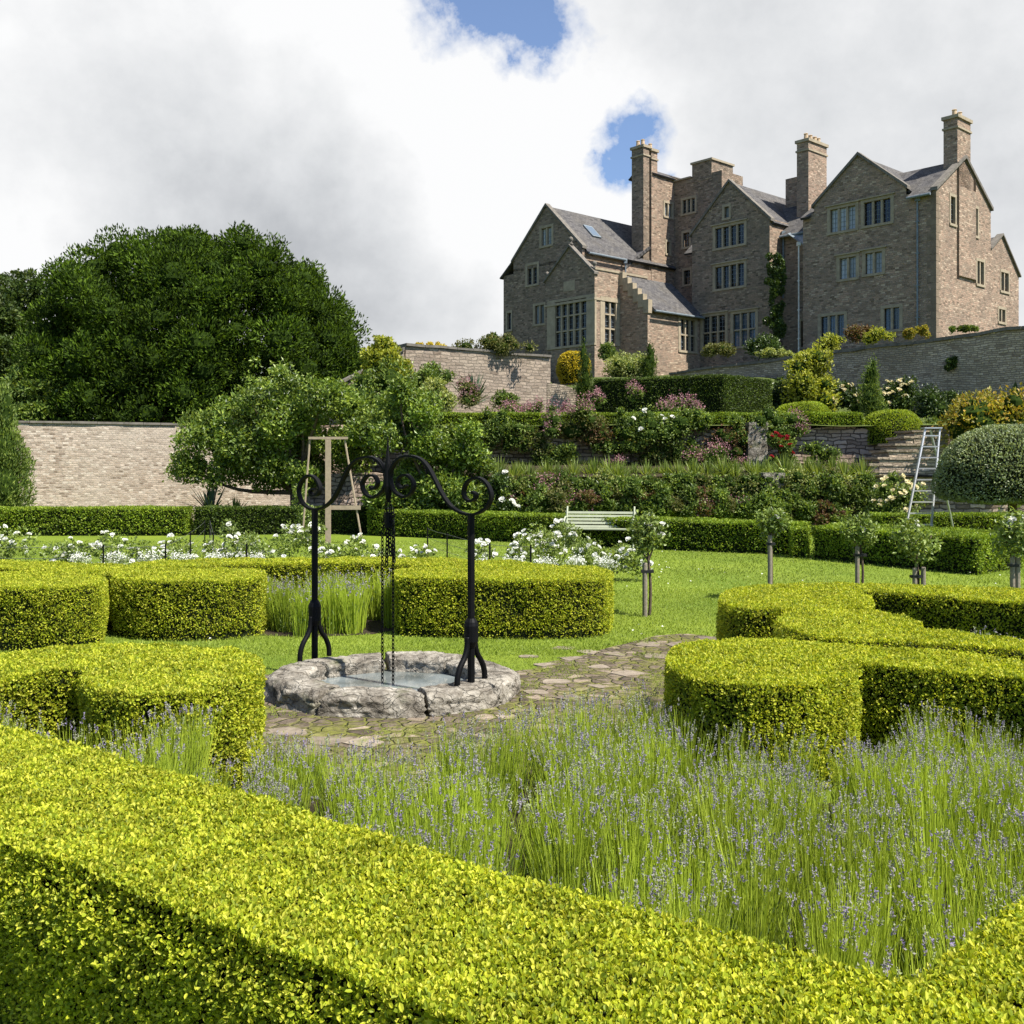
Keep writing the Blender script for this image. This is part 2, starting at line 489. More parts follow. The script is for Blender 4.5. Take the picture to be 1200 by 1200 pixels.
def lawn_mat():
    m, nt, out = new_mat('mown_turf')
    v = coords(nt, 'POS')
    n1 = noise(nt, v, .45, 4, .6); n2 = noise(nt, v, 28, 5, .7)
    c = ramp(nt, n1, [(.3, (.105, .165, .016)), (.7, (.19, .25, .026))])
    c = mixc(nt, c, ramp(nt, n2, [(.3, (.6, .62, .6)), (.7, (1.3, 1.25, 1.2))]), 1.0, 'MULTIPLY')
    bsdf(nt, out, c, .85, .15, bump(nt, n2, .8, .03))
    return m


M['lawn'] = lawn_mat()


def soil_mat():
    m, nt, out = new_mat('bed_soil')
    n = noise(nt, coords(nt, 'POS'), 9, 8, .7)
    c = ramp(nt, n, [(.3, (.02, .016, .010)), (.7, (.07, .055, .035))])
    bsdf(nt, out, c, .95, .1, bump(nt, n, 1, .05))
    return m


M['soil'] = soil_mat()


def path_mat():
    m, nt, out = new_mat('mossy_paving')
    v = coords(nt, 'POS')
    n1 = noise(nt, v, 3.2, 6, .65); n2 = noise(nt, v, 17, 6, .7); n3 = noise(nt, v, 1.3, 5, .65)
    c = ramp(nt, n2, [(.28, (.10, .08, .06)), (.5, (.20, .165, .125)), (.75, (.34, .29, .23))])
    g = ramp(nt, n2, [(.3, (.09, .095, .02)), (.7, (.215, .215, .05))])
    vo = nd(nt, 'ShaderNodeTexVoronoi', feature='DISTANCE_TO_EDGE'); vo.inputs['Scale'].default_value = 7.5; vo.inputs['Randomness'].default_value = .95
    wv = nd(nt, 'ShaderNodeTexNoise'); wv.inputs['Scale'].default_value = 6; wv.inputs['Detail'].default_value = 4; nt.links.new(v, wv.inputs['Vector'])
    ws = nd(nt, 'ShaderNodeVectorMath', operation='SCALE'); ws.inputs['Scale'].default_value = .10; nt.links.new(wv.outputs['Color'], ws.inputs[0])
    wa = nd(nt, 'ShaderNodeVectorMath', operation='ADD'); nt.links.new(v, wa.inputs[0]); nt.links.new(ws.outputs[0], wa.inputs[1]); nt.links.new(wa.outputs[0], vo.inputs['Vector'])
    vc = nd(nt, 'ShaderNodeTexVoronoi', feature='F1'); vc.inputs['Scale'].default_value = 7.5; vc.inputs['Randomness'].default_value = .95; nt.links.new(wa.outputs[0], vc.inputs['Vector'])
    cell = nd(nt, 'ShaderNodeSeparateColor'); nt.links.new(vc.outputs['Color'], cell.inputs[0])
    c = mixc(nt, c, ramp(nt, cell.outputs[0], [(0, (.38, .36, .35)), (.8, (.78, .74, .72)), (1, (1.5, 1.45, 1.4))]), 1.0, 'MULTIPLY')
    joint = ramp(nt, vo.outputs['Distance'], [(.03, (1, 1, 1)), (.13, (0, 0, 0))])
    c = mixc(nt, c, g, math_(nt, 'MULTIPLY', joint, ramp(nt, n3, [(.35, (.25, .25, .25)), (.6, (1, 1, 1))])))
    c = mixc(nt, c, g, ramp(nt, math_(nt, 'ADD', math_(nt, 'MULTIPLY', n1, .6), math_(nt, 'MULTIPLY', n3, .4)), [(.50, (0, 0, 0)), (.58, (.85, .85, .85))]))
    bsdf(nt, out, c, .9, .15, bump(nt, math_(nt, 'ADD', n2, math_(nt, 'MULTIPLY', joint, -1.2)), .9, .03))
    return m


M['path'] = path_mat()
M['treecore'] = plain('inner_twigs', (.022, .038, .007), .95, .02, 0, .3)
M['dome'] = leaf_mat('clipped_dome_leaves', [(.14, .21, .02), (.27, .35, .03), (.42, .48, .05)], .32, .5, .2, 1.5, .2)
M['meadow'] = plain('rough_bank', (.065, .085, .022), .95, .1, 0, .5, 3, .8)


def flag_mat():
    m, nt, out = new_mat('flagstone')
    v = coords(nt, 'POS')
    a = nd(nt, 'ShaderNodeAttribute', attribute_name='rnd').outputs['Fac']
    c = ramp(nt, a, [(0, (.13, .105, .085)), (.5, (.24, .20, .155)), (1, (.50, .43, .36))])
    n2 = noise(nt, v, 14, 6, .7)
    c = mixc(nt, c, ramp(nt, n2, [(.3, (.62, .6, .55)), (.7, (1.2, 1.2, 1.2))]), 1.0, 'MULTIPLY')
    c = mixc(nt, c, (.15, .17, .03), ramp(nt, noise(nt, v, 5, 6, .7), [(.55, (0, 0, 0)), (.66, (.8, .8, .8))]))
    bsdf(nt, out, c, .9, .2, bump(nt, n2, .8, .02))
    return m


M['flag'] = flag_mat()
# ================================================================== GROUND
def sheet(name, poly, z, mat, n=None):
    p = np.asarray(poly, float)
    tri = [list(t) for t in tessellate_polygon([[Vector((x, y, 0)) for x, y in p]])]
    fs = []
    for t in tri:
        a, b, c = [p[i] for i in t]
        fs.append(t if (b[0] - a[0]) * (c[1] - a[1]) - (b[1] - a[1]) * (c[0] - a[0]) > 0 else t[::-1])
    g = G(); g.add(np.c_[p, np.full(len(p), z)], fs)
    return tag(g.build(name, mat), kind='structure')


sheet('lawn', [(-500, -60), (500, -60), (500, 900), (-500, 900)], 0.0, M['lawn'])

RC = np.array([-1.03, 8.84]); RXO, RYO = 1.11, 0.93
path_poly = spline([(-3.2, 7.2), (-1.75, 6.55), (-0.4, 6.1), (0.6, 6.7), (1.25, 7.4), (1.75, 8.4), (2.05, 9.6), (2.3, 11.3), (1.9, 11.8),
                    (1.2, 11.15), (0.55, 10.3), (0.0, 9.65), (-0.7, 9.95), (-1.6, 9.85), (-2.4, 9.4), (-3.2, 8.6)], 8, True)
path_poly = path_poly + 0.09 * np.c_[vnoise(np.c_[path_poly * 3.1, np.zeros(len(path_poly))]), vnoise(np.c_[path_poly * 3.1, np.ones(len(path_poly)) * 5])]
sheet('path', path_poly, 0.006, M['path'])


def inside(p, poly):
    x, y = p[:, 0], p[:, 1]; r = np.zeros(len(p), bool); n = len(poly); j = n - 1
    for i in range(n):
        xi, yi = poly[i]; xj, yj = poly[j]
        if yi != yj:
            r ^= ((yi > y) != (yj > y)) & (x < (xj - xi) * (y - yi) / (yj - yi) + xi)
        j = i
    return r


# worn flagstones let into the path: each one lies loose on the ground
flag_spots = [(650, 800, .30), (705, 782, .26), (672, 772, .3), (735, 790, .34), (640, 780, .24), (722, 768, .3), (770, 770, .34), (690, 765, .28), (800, 757, .4), (760, 756, .36),
              (630, 812, .25), (668, 818, .28), (338, 858, .36), (388, 868, .34), (425, 872, .30), (352, 880, .4), (660, 760, .3), (700, 805, .2), (832, 749, .38), (620, 770, .2)]
for k, (px, py, s) in enumerate(flag_spots):
    c = onz(px, py, 0.0)[:2]
    m = 7; s = s * .5
    a = np.sort(R.uniform(0, 2 * np.pi, m) * .25 + np.arange(m) / m * 2 * np.pi)
    rr = s * R.uniform(.72, 1.1, m)
    pl = spline(np.c_[c[0] + np.cos(a) * rr, c[1] + np.sin(a) * rr * .8], 3, True)
    g = G(); v, f = prism(pl, -.02, .009 + .006 * R.random()); g.add(v, f, rnd=[0.6, .3, .4, .5, .15, .45, .35][k % 7] if k not in (0, 1, 3, 4) else .55)
    o = g.build('flagstone', M['flag'], loc=(c[0], c[1], 0))
    tag(o, 'flat worn flagstone with mossy edges let into the path beside the well' if k not in (12, 13, 14, 15) else 'flat brown flagstone in the path between the well and the lavender', 'flagstone',
        'worn flagstones on the right side of the well' if k not in (12, 13, 14, 15) else 'worn flagstones in front of the well')

# ------------------------------------------------------------------ hedges
HN = 0


def hedge(outline, label, H=.67, dens=6000, L=.03, W=.02, z0=0.0, smooth=True, mat='box', core='boxdark', name='box_hedge', group=None, six=False, wob=.03, shd=.045, shi=.04, tuft=.012, k=6, side=1.0, z0f=None, ragged=1.0):
    p = spline(outline, k, True) if smooth else np.asarray(outline, float)
    if not smooth:                                   # clipped corners, slightly rounded
        q = []
        n = len(p)
        for i in range(n):
            a, b, c = p[i - 1], p[i], p[(i + 1) % n]
            da, dc = nrm(a - b), nrm(c - b)
            r = .05
            q += [b + da * r, b + (da + dc) * r * .25, b + dc * r]
        p = np.array(q)
    ar = 0.5 * np.sum(p[:, 0] * np.roll(p[:, 1], -1) - np.roll(p[:, 0], -1) * p[:, 1])
    if ar < 0: p = p[::-1]
    e = np.roll(p, -1, 0) - p; ln = np.linalg.norm(e, axis=1); keep = ln > 1e-4
    p = p[keep]; e = np.roll(p, -1, 0) - p; ln = np.linalg.norm(e, axis=1)
    on = nrm(np.c_[e[:, 1], -e[:, 0]])               # outward normal of each edge
    vn = nrm(on + np.roll(on, 1, 0))
    g = G()
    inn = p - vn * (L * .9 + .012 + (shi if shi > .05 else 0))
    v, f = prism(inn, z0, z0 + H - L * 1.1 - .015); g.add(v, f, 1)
    # sides
    per = ln.sum(); ns = int(per * H * dens * side)
    ei = R.choice(len(p), ns, p=ln / per); t = R.random(ns)
    xy = p[ei] + e[ei] * t[:, None]; n2 = nrm(on[ei] * .6 + vn[ei] * (1 - t)[:, None] * .4 + vn[(ei + 1) % len(p)] * t[:, None] * .4)
    z = H * (1 - R.random(ns) ** 1.12)
    P = np.c_[xy, z]; N3 = np.c_[n2, np.zeros(ns)]
    # top
    mn, mx = p.min(0), p.max(0); nt_ = int((mx - mn).prod() * dens)
    q = mn + R.random((nt_, 2)) * (mx - mn); q = q[inside(q, p)]
    P2 = np.c_[q, np.full(len(q), H)]; N2 = np.tile([0, 0, 1.0], (len(q), 1))
    P = np.concatenate([P, P2]); N3 = np.concatenate([N3, N2])
    # clipped but uneven: rounded shoulder, slow swell, shallow hollows
    sh = np.clip((P[:, 2] - (H - shd)) / shd, 0, 1); is_side = N3[:, 2] < .5
    P[is_side, :2] -= N3[is_side, :2] * (sh[is_side] ** 2 * shi)[:, None]
    N3[is_side, 2] += sh[is_side] * .6
    w = fbm(np.c_[P[:, :2], P[:, 2]] * 2.3 + 3.1, 3)
    P += N3 * (w * wob * 1.6 + vnoise(P * 9) * wob * .35 * ragged)[:, None]
    P -= N3 * ((R.random(len(P)) ** 1.5 * 1.9 - .45 * R.random(len(P)) ** 3) * L * np.where(is_side, 1, .6))[:, None]
    P += N3 * ((R.random(len(P)) ** 6 * tuft + np.clip(vnoise(P * 21 + 9), 0, 1) ** 2 * tuft * .9) * np.where(is_side, 1, .25))[:, None]
    hole = vnoise(P * np.array([24, 24, 24]) * (.026 / L) ** .5 + 40)                       # thin spots where the twigs show
    keep = ~(is_side & (hole > .42) & (R.random(len(P)) < .72))
    low = is_side & (P[:, 2] < .09) & (R.random(len(P)) < .6)
    keep &= ~low
    P, N3 = P[keep], N3[keep]
    n = len(P)
    P[:, 2] += z0
    D = nrm(N3 * .75 + rdir(n) * .85 + np.array([0, 0, .35]))
    Nn = nrm(N3 * .75 + rdir(n) * np.where(N3[:, 2:] > .8, .58, .75) + np.array([0, 0, .25]))
    v, f, r = leafquads(P - D * (L * .35), D, Nn, L * R.uniform(.55, 1.3, n) * (1 + .3 * vnoise(P * 17)), W * R.uniform(.6, 1.25, n), R.random(n), six)
    g.add(v, f, 0, r)
    c = p.mean(0)
    o = g.build(name, [M[mat], M[core]], loc=(c[0], c[1], z0))
    return tag(o, label, 'hedge', group)


def T(*px, z=.67):
    return [tuple(onz(x, y, z)[:2]) for x, y in px]


n1 = np.array([.579, .817]); d1 = np.array([.817, -.579])
A = np.array([-2.57, 5.15]); Cc = np.array([1.02, 2.61])
A2 = A - d1 * 1.6
hedge([A2, A, T((300, 935))[0], T((590, 1025))[0], T((880, 1102))[0], Cc, np.array([1.565, 3.13]), np.array([2.35, 3.85]), np.array([2.35, 3.85]) + np.array([.55, -.6]),
       np.array([1.07, 1.58]), np.array([.2, 2.19]), A2 - n1 * .81],
      'long low box hedge closest to the camera, its corner and right arm enclosing the lavender', dens=26000, L=.0175, W=.0118, smooth=False, six=True, wob=.018, shd=.14, shi=.085, tuft=.05)
hedge(T((-120, 776), (0, 766), (60, 760), (120, 755), (190, 754), (255, 758), (298, 767), (308, 781), (285, 797), (225, 812), (160, 815), (115, 809), (97, 797), (94, 787), (60, 788), (0, 797), (-120, 815)),
      'round ended box hedge with lavender growing along its foot, left of the stone well rim', dens=14500, L=.021, W=.0142, six=True)
hedge(T((-90, 684), (-90, 671.5), (0, 671), (70, 671), (112, 673.5), (124, 678), (116, 684), (80, 688), (0, 689)),
      'square cut box hedge cropped at the picture edge, behind the round ended one', dens=9500, L=.024, W=.016)
hedge(T((-80, 658), (0, 656.5), (90, 659), (180, 663.5), (260, 665.5), (300, 667), (311, 671.5), (300, 677), (250, 680.5), (180, 680.5), (135, 677), (128, 672), (60, 668), (0, 664.5), (-80, 665)),
      'box hedge with a rounded end beside the pale back lavender, left of the iron post', dens=8600, L=.025, W=.0165)
hedge(T((170, 657.5), (300, 654), (440, 653), (560, 656), (640, 661), (650, 665.5), (560, 663), (440, 660), (300, 660.5), (170, 664)),
      'long low box hedge strip closing the back of the parterre behind the well arch', dens=7000, L=.027, W=.018)
hedge(T((461, 672), (470, 667), (540, 664), (620, 663.5), (690, 664.5), (716, 668.5), (716, 673), (700, 677.5), (640, 679.5), (560, 679), (490, 677.5), (466, 676)),
      'box hedge block directly behind the well, bare dark patch low on its right end', dens=8600, L=.025, W=.0165)
hedge(T((781, 768), (800, 753), (850, 747), (910, 748), (945, 752.5), (1010, 756), (1100, 763.5), (1200, 773), (1330, 786), (1330, 812), (1200, 793), (1100, 785), (1040, 779), (1005, 776),
        (1004, 787), (975, 797), (925, 803), (870, 802), (820, 794), (788, 782)),
      'box hedge with a rounded lobe rising out of the lavender, right of the flagstone path', dens=14500, L=.021, W=.0142, six=True)
hedge(T((843, 700), (852, 692), (880, 687), (925, 684), (990, 683), (1060, 685), (1130, 688), (1210, 692.5), (1300, 697), (1300, 711), (1200, 705), (1110, 698), (1040, 692.5), (1010, 692.5), (1022, 700),
        (1016, 709), (975, 712.5), (920, 714), (875, 713), (850, 708)),
      'box hedge with a curled end, the one furthest from the camera right of the path', dens=10000, L=.0235, W=.016)
hedge(T((911, 728), (925, 718), (960, 714), (1010, 715.5), (1060, 721), (1079, 730), (1085, 736), (1120, 741), (1200, 751), (1320, 766), (1320, 778), (1200, 763), (1120, 757), (1050, 752), (980, 747), (930, 740)),
      'stepped box hedge in the middle of three beside the path, lavender behind it', dens=11500, L=.0225, W=.0152)

# far clipped hedges of the lawn
hedge([(-16.5, 27.2), (-8.7, 27.3), (-8.7, 28.0), (-16.5, 28.0)], 'straight sunlit clipped hedge in front of the brick wall at the lawn edge', H=.74, dens=1900, L=.055, W=.035, smooth=False, mat='yew', core='boxdark', name='clipped_hedge')
hedge([(-8.55, 27.5), (-2.3, 28.2), (-2.3, 28.9), (-8.55, 28.2)], 'clipped hedge under the spreading fruit tree, its shade put in as darker leaves', H=.74, dens=1900, L=.055, W=.035, smooth=False, mat='yewdark', core='boxdark', name='clipped_hedge')  # the tree's shade on this stretch is painted as a darker leaf colour
hedge([(-3.9, 27.4), (-2.0, 26.4), (1.4, 24.2), (3.8, 22.7), (6.0, 21.6), (6.5, 22.2), (4.2, 23.5), (1.8, 25.0), (-1.6, 27.3), (-3.5, 28.3)],
      'long clipped hedge running behind the garden bench below the flowered terraces', H=.68, dens=2300, L=.05, W=.032, smooth=False, mat='yew', name='clipped_hedge')
hedge([(5.75, 21.0), (6.05, 20.9), (6.15, 21.3), (5.85, 21.6)], 'narrow clipped hedge stub at the end of the bench hedge', H=.62, dens=2600, L=.045, W=.03, smooth=False, mat='yew', name='clipped_hedge')
hedge([(6.1, 20.85), (8.12, 17.85), (9.6, 19.15), (7.2, 22.2)], 'broad square clipped hedge block with a bright sunlit right end on the lawn', H=.66, dens=2800, L=.045, W=.03, smooth=False, mat='yew', name='clipped_hedge')
hedge([(9.2, 25.6), (16, 25.6), (16, 26.4), (9.2, 26.4)], 'clipped hedge behind the stepladder below the green bank', H=.66, dens=1900, L=.05, W=.032, smooth=False, mat='yew', name='clipped_hedge')

# ------------------------------------------------------------------ lavender
def lavender(poly, name_label, spacing, nst, hmin, hmax, head=True, detail=True, hfun=None, holes=(), z0=0):
    poly = np.asarray(poly, float); mn, mx = poly.min(0), poly.max(0)
    gx, gy = np.meshgrid(np.arange(mn[0], mx[0], spacing), np.arange(mn[1], mx[1], spacing))
    c = np.c_[gx.ravel(), gy.ravel()] + R.uniform(-.4, .4, (gx.size, 2)) * spacing
    c = c[inside(c, poly)]
    for hx_, hy_, hr_ in holes: c = c[np.hypot(c[:, 0] - hx_, c[:, 1] - hy_) > hr_]
    n = len(c) * nst
    pi = np.repeat(np.arange(len(c)), nst)
    ph = R.uniform(.78, 1.12, len(c)); bare = vnoise(np.c_[c * .9, np.zeros(len(c))])
    az = R.random(n) * 2 * np.pi; sp = R.random(n) ** .7
    lean = nrm(np.c_[R.normal(0, .10, (len(c), 2)), np.ones(len(c))])
    base = np.c_[c[pi], np.full(n, z0)] + np.c_[np.cos(az) * sp * spacing * .42, np.sin(az) * sp * spacing * .42, np.zeros(n)]
    d = nrm(np.c_[np.cos(az) * sp * .22, np.sin(az) * sp * .22, np.ones(n)] + lean[pi] * .6 + R.normal(0, .07, (n, 3)))
    Ls = R.uniform(hmin, hmax, n) * ph[pi] * (1 - .12 * sp)
    if hfun is not None: Ls = Ls * hfun(base[:, :2])
    bend = np.c_[np.cos(az), np.sin(az), np.zeros(n)] * (Ls * R.uniform(-.02, .10, n))[:, None]
    mid = base + d * (Ls * .55)[:, None]; top = base + d * Ls[:, None] + bend
    wv = np.c_[np.cos(az * 7.3), np.sin(az * 7.3), np.zeros(n)]
    w = (.0032 if detail else .007) * R.uniform(.7, 1.2, n)[:, None]
    V = np.stack([base - wv * w * .6, base + wv * w * .6, mid + wv * w * .5, mid - wv * w * .5, top + wv * w * .25, top - wv * w * .25], 1).reshape(-1, 3)
    o6 = np.arange(n)[:, None] * 6
    g = G(); rr = np.clip(R.random(n) * .7 + .15 + .15 * bare[pi], 0, 1)
    g.add(V, np.concatenate([o6 + np.array([[0, 1, 2, 3]]), o6 + np.array([[3, 2, 4, 5]])]), 0, np.concatenate([rr, rr]))
    # narrow leaves, thick at the foot of each plant
    nl = int(n * (1.5 if detail else .8)); li = R.integers(0, n, nl); t = R.random(nl) ** 1.3 * .62
    P = base[li] + (mid[li] - base[li]) * (t / .55)[:, None] + R.normal(0, .012, (nl, 3))
    D = nrm(rdir(nl) * .55 + np.array([0, 0, .9]))
    v, f, r = leafquads(P, D, rdir(nl), R.uniform(.04, .085, nl), (.0058 if detail else .010), R.random(nl)); g.add(v, f, 1, r)
    if head:
        hs = np.where(R.random(n) < (.21 if detail else .18))[0]; hd = nrm(top[hs] - mid[hs]); nh = len(hs); tone = R.random(nh)
        hl = R.uniform(.028, .055, nh)
        lev = 5 if detail else 2
        for q in range(lev):
            P = top[hs] + hd * (hl * (q / lev) - .004)[:, None]
            for s in range(3):
                D = nrm(rdir(nh) * .9 + hd * .7); u = R.random(nh) < (1.0 - .10 * q)
                v, f, r = leafquads(P[u], D[u], rdir(nh)[u], (.0115 if detail else .022) * R.uniform(.7, 1.2, u.sum()), .0075 if detail else .012, np.clip(tone[u] + R.normal(0, .12, u.sum()), 0, 1))
                g.add(v, f, 2, r)
    o = g.build('lavender', [M['lavstem'], M['lavleaf'], M['lavhead']])
    return tag(o, name_label, 'lavender', None, 'stuff')


near_bed = [(-3.6, 5.95), (-2.5, 5.2), (-1.0, 4.12), (0.0, 3.42), (1.0, 2.72), (1.5, 3.2), (2.3, 3.95), (3.3, 5.2), (3.3, 6.2), (2.6, 6.45), (2.2, 6.05), (1.5, 5.9), (1.05, 6.3), (0.95, 7.1), (0.4, 6.75),
            (-.2, 6.25), (-.75, 6.05), (-1.3, 6.3), (-1.68, 6.2), (-2.2, 5.88), (-2.8, 6.0), (-3.2, 6.05)]
sheet('flower_bed', [(x, y) for x, y in near_bed], .004, M['soil'])
lavender(near_bed, 'wide mass of green stemmed lavender between the front hedge and the well', .27, 165, .42, .58,
         hfun=lambda q: (1 - .12 * ((q[:, 1] > 5.2) & (q[:, 0] > .9))) * np.clip(.98 - .42 * np.clip((-.45 - q[:, 0]) / .7, 0, 1) * (q[:, 0] > -1.75) + .10 * (q[:, 0] < -1.75), .4, 1.1),
         holes=((.27, 4.1, .27), (1.0, 2.86, .16), (1.9, 4.6, .17), (-.1, 5.2, .15), (.9, 5.0, .13)))
back_bed = [T((300, 668), z=.3)[0], (-3.05, 11.6), (-2.2, 11.45), (-1.35, 11.9), (-1.2, 12.6), (-1.4, 13.0), (-3.3, 13.0), (-3.4, 12.3)]
back_bed = [(-3.05, 11.75), (-2.3, 11.6), (-1.6, 11.8), (-1.3, 12.2), (-1.3, 13.1), (-3.6, 13.1), (-3.0, 12.5)]
sheet('flower_bed', back_bed, .004, M['soil'])
lavender(back_bed, 'pale block of lavender behind the well between two box hedges', .30, 130, .5, .64, detail=False)
rbed = [(3.3, 9.15), (5.6, 8.75), (5.8, 7.9), (4.2, 8.0), (3.4, 8.65)]
rbed2 = [(2.9, 7.2), (5.6, 6.6), (5.6, 6.9), (4.5, 7.3), (3.2, 7.5)]
sheet('flower_bed', rbed, .004, M['soil'])
lavender(rbed, 'grey lavender between the two upper box hedges right of the path', .28, 110, .42, .58, detail=False)

# ------------------------------------------------------------------ mown grass
def grass():
    g = G()
    for n, y0, y1, L, W in ((90000, 6.4, 11, .042, .0055), (110000, 10.5, 16, .05, .009), (90000, 15.5, 25.5, .055, .014)):
        Y = np.sqrt(R.uniform(y0 ** 2, y1 ** 2, n)); X = R.uniform(-.56, .56, n) * Y
        P = np.c_[X, Y]
        ok = ~(inside(P, path_poly) & (fbm(np.c_[P * 2.2, np.zeros(n)], 3) < .12)) & ~inside(P, np.array(back_bed)) & ~inside(P, np.array(near_bed)) & ~inside(P, np.array(rbed))
        ok &= ~(((P[:, 0] - RC[0]) / RXO) ** 2 + ((P[:, 1] - RC[1]) / RYO) ** 2 < 1)
        P = P[ok]; m = len(P)
        h = .6 + .5 * (fbm(np.c_[P * .6, np.zeros(m)], 3) + .5)
        D = nrm(np.c_[R.normal(0, .55, (m, 2)), np.ones(m)])
        v, f, r = leafquads(np.c_[P, np.full(m, -.003)], D, rdir(m), L * R.uniform(.5, 1.1, m) * h, W, np.clip(R.random(m) * .8 + .1 + .45 * fbm(np.c_[P * .55, np.ones(m)], 3), 0, 1))
        g.add(v, f, 0, r)
    n = 420; Y = np.sqrt(R.uniform(11 ** 2, 24 ** 2, n)); X = R.uniform(-.5, .5, n) * Y; P = np.c_[X, Y]
    P = P[(fbm(np.c_[P * .35, np.zeros(n)], 3) > -.08) & ~inside(P, np.array(back_bed))]; m = len(P)
    v, f, r = leafquads(np.c_[P, np.full(m, .05)], nrm(np.c_[R.normal(0, 1, (m, 2)), np.full(m, .3)]), np.tile([0, -.4, 1.0], (m, 1)), .03, .03, R.random(m)); g.add(v, f, 1, r)
    return tag(g.build('lawn_grass', [M['grass'], M['white']]), 'short mown grass of the lawn around the hedges', 'grass', None, 'stuff')


grass()

# ================================================================== WELL
def well():
    w = empty('garden_well', (RC[0], RC[1], 0), 'low round well of rough mossy stone blocks holding still water', 'well')
    cuts = np.array([0.15, 0.95, 1.75, 2.6, 3.35, 4.25, 5.05, 5.7, 0.15 + 2 * np.pi])
    for k in range(8):
        a0, a1 = cuts[k] + .003, cuts[k + 1] - .003
        nu, nv = 44, 46
        U = np.linspace(a0, a1, nu)
        # profile round the block: outer foot - outer top - inner top - inner foot
        t = np.linspace(0, 1, nv)
        rad = np.interp(t, [0, .28, .36, .66, .74, 1], [1.0, .985, .93, .70, .655, .65])
        zz = np.interp(t, [0, .28, .36, .66, .74, 1], [0, .14, .185, .185, .155, .0])
        rad = np.repeat(rad[:, None], nu, 1); zz = np.repeat(zz[:, None], nu, 1)
        ca, sa = np.cos(U)[None], np.sin(U)[None]
        hb = R.uniform(-.012, .02)
        zz = zz * (1 + hb * 4)
        # blocks are squared off, so the ring is not a true circle
        flat = 1 / np.maximum(np.cos((U - (a0 + a1) / 2)), .5); rad = rad * (0.45 * flat / flat.max() + .55)[None]
        P = np.stack([RC[0] + rad * RXO * ca, RC[1] + rad * RYO * sa, zz], -1).reshape(-1, 3)
        e = np.minimum(np.arange(nu), np.arange(nu)[::-1]); ed = np.clip(e / 2.0, 0, 1); ed = np.tile(ed, nv)
        cen = np.array([RC[0] + .83 * RXO * np.cos((a0 + a1) / 2), RC[1] + .83 * RYO * np.sin((a0 + a1) / 2), .08])
        dn = nrm(P - cen)
        amp = fbm(P * np.array([4, 4, 9]) + k * 9, 5) * .042 + (np.abs(fbm(P * np.array([7, 7, 16]) + 3, 4)) - .12) * .055 + fbm(P * 22, 3) * .016
        amp = amp * np.tile(np.where(np.arange(nv) / nv < .33, 1.15, np.where(np.arange(nv) / nv < .7, .55, .9))[:, None], (1, nu)).ravel()
        P = P + dn * amp[:, None] - dn * ((1 - ed) * .022)[:, None]
        P[:, 2] = np.maximum(P[:, 2], -.03)
        fs = [list(x) for x in gridf(nu, nv)]
        fs.append([r * nu for r in range(nv)]); fs.append([r * nu + nu - 1 for r in range(nv)][::-1])
        g = G(); g.add(P, [f[::-1] for f in fs], smooth=True); g.build('rim_stone', M['rim'], w)
    g = G(); a = np.arange(40) / 40 * 2 * np.pi
    V = np.c_[RC[0] + np.cos(a) * .76 * RXO, RC[1] + np.sin(a) * .76 * RYO, np.full(40, .055)]
    g.add(V, [list(range(40))]); g.build('water', M['water'], w)
    return w


well()
PL = np.array([-1.83, 9.5]); PR = np.array([-.335, 8.4])       # feet of the two posts
ad = nrm(PR - PL); an = np.array([-ad[1], ad[0]])
TOPZ = .195


def onarch(px, py):
    """point of the arch's own vertical plane seen at a photo pixel"""
    k = (px - 600) / F
    # (PL + s*ad).x = k * (PL + s*ad).y
    s = (k * PL[1] - PL[0]) / (ad[0] - k * ad[1])
    q = PL + s * ad
    return np.array([q[0], q[1], EYE + (HZ - py) / F * q[1]])


def zz(x, y):
    return onarch(290 + x / 3.4286, 500 + y / 3.4286)


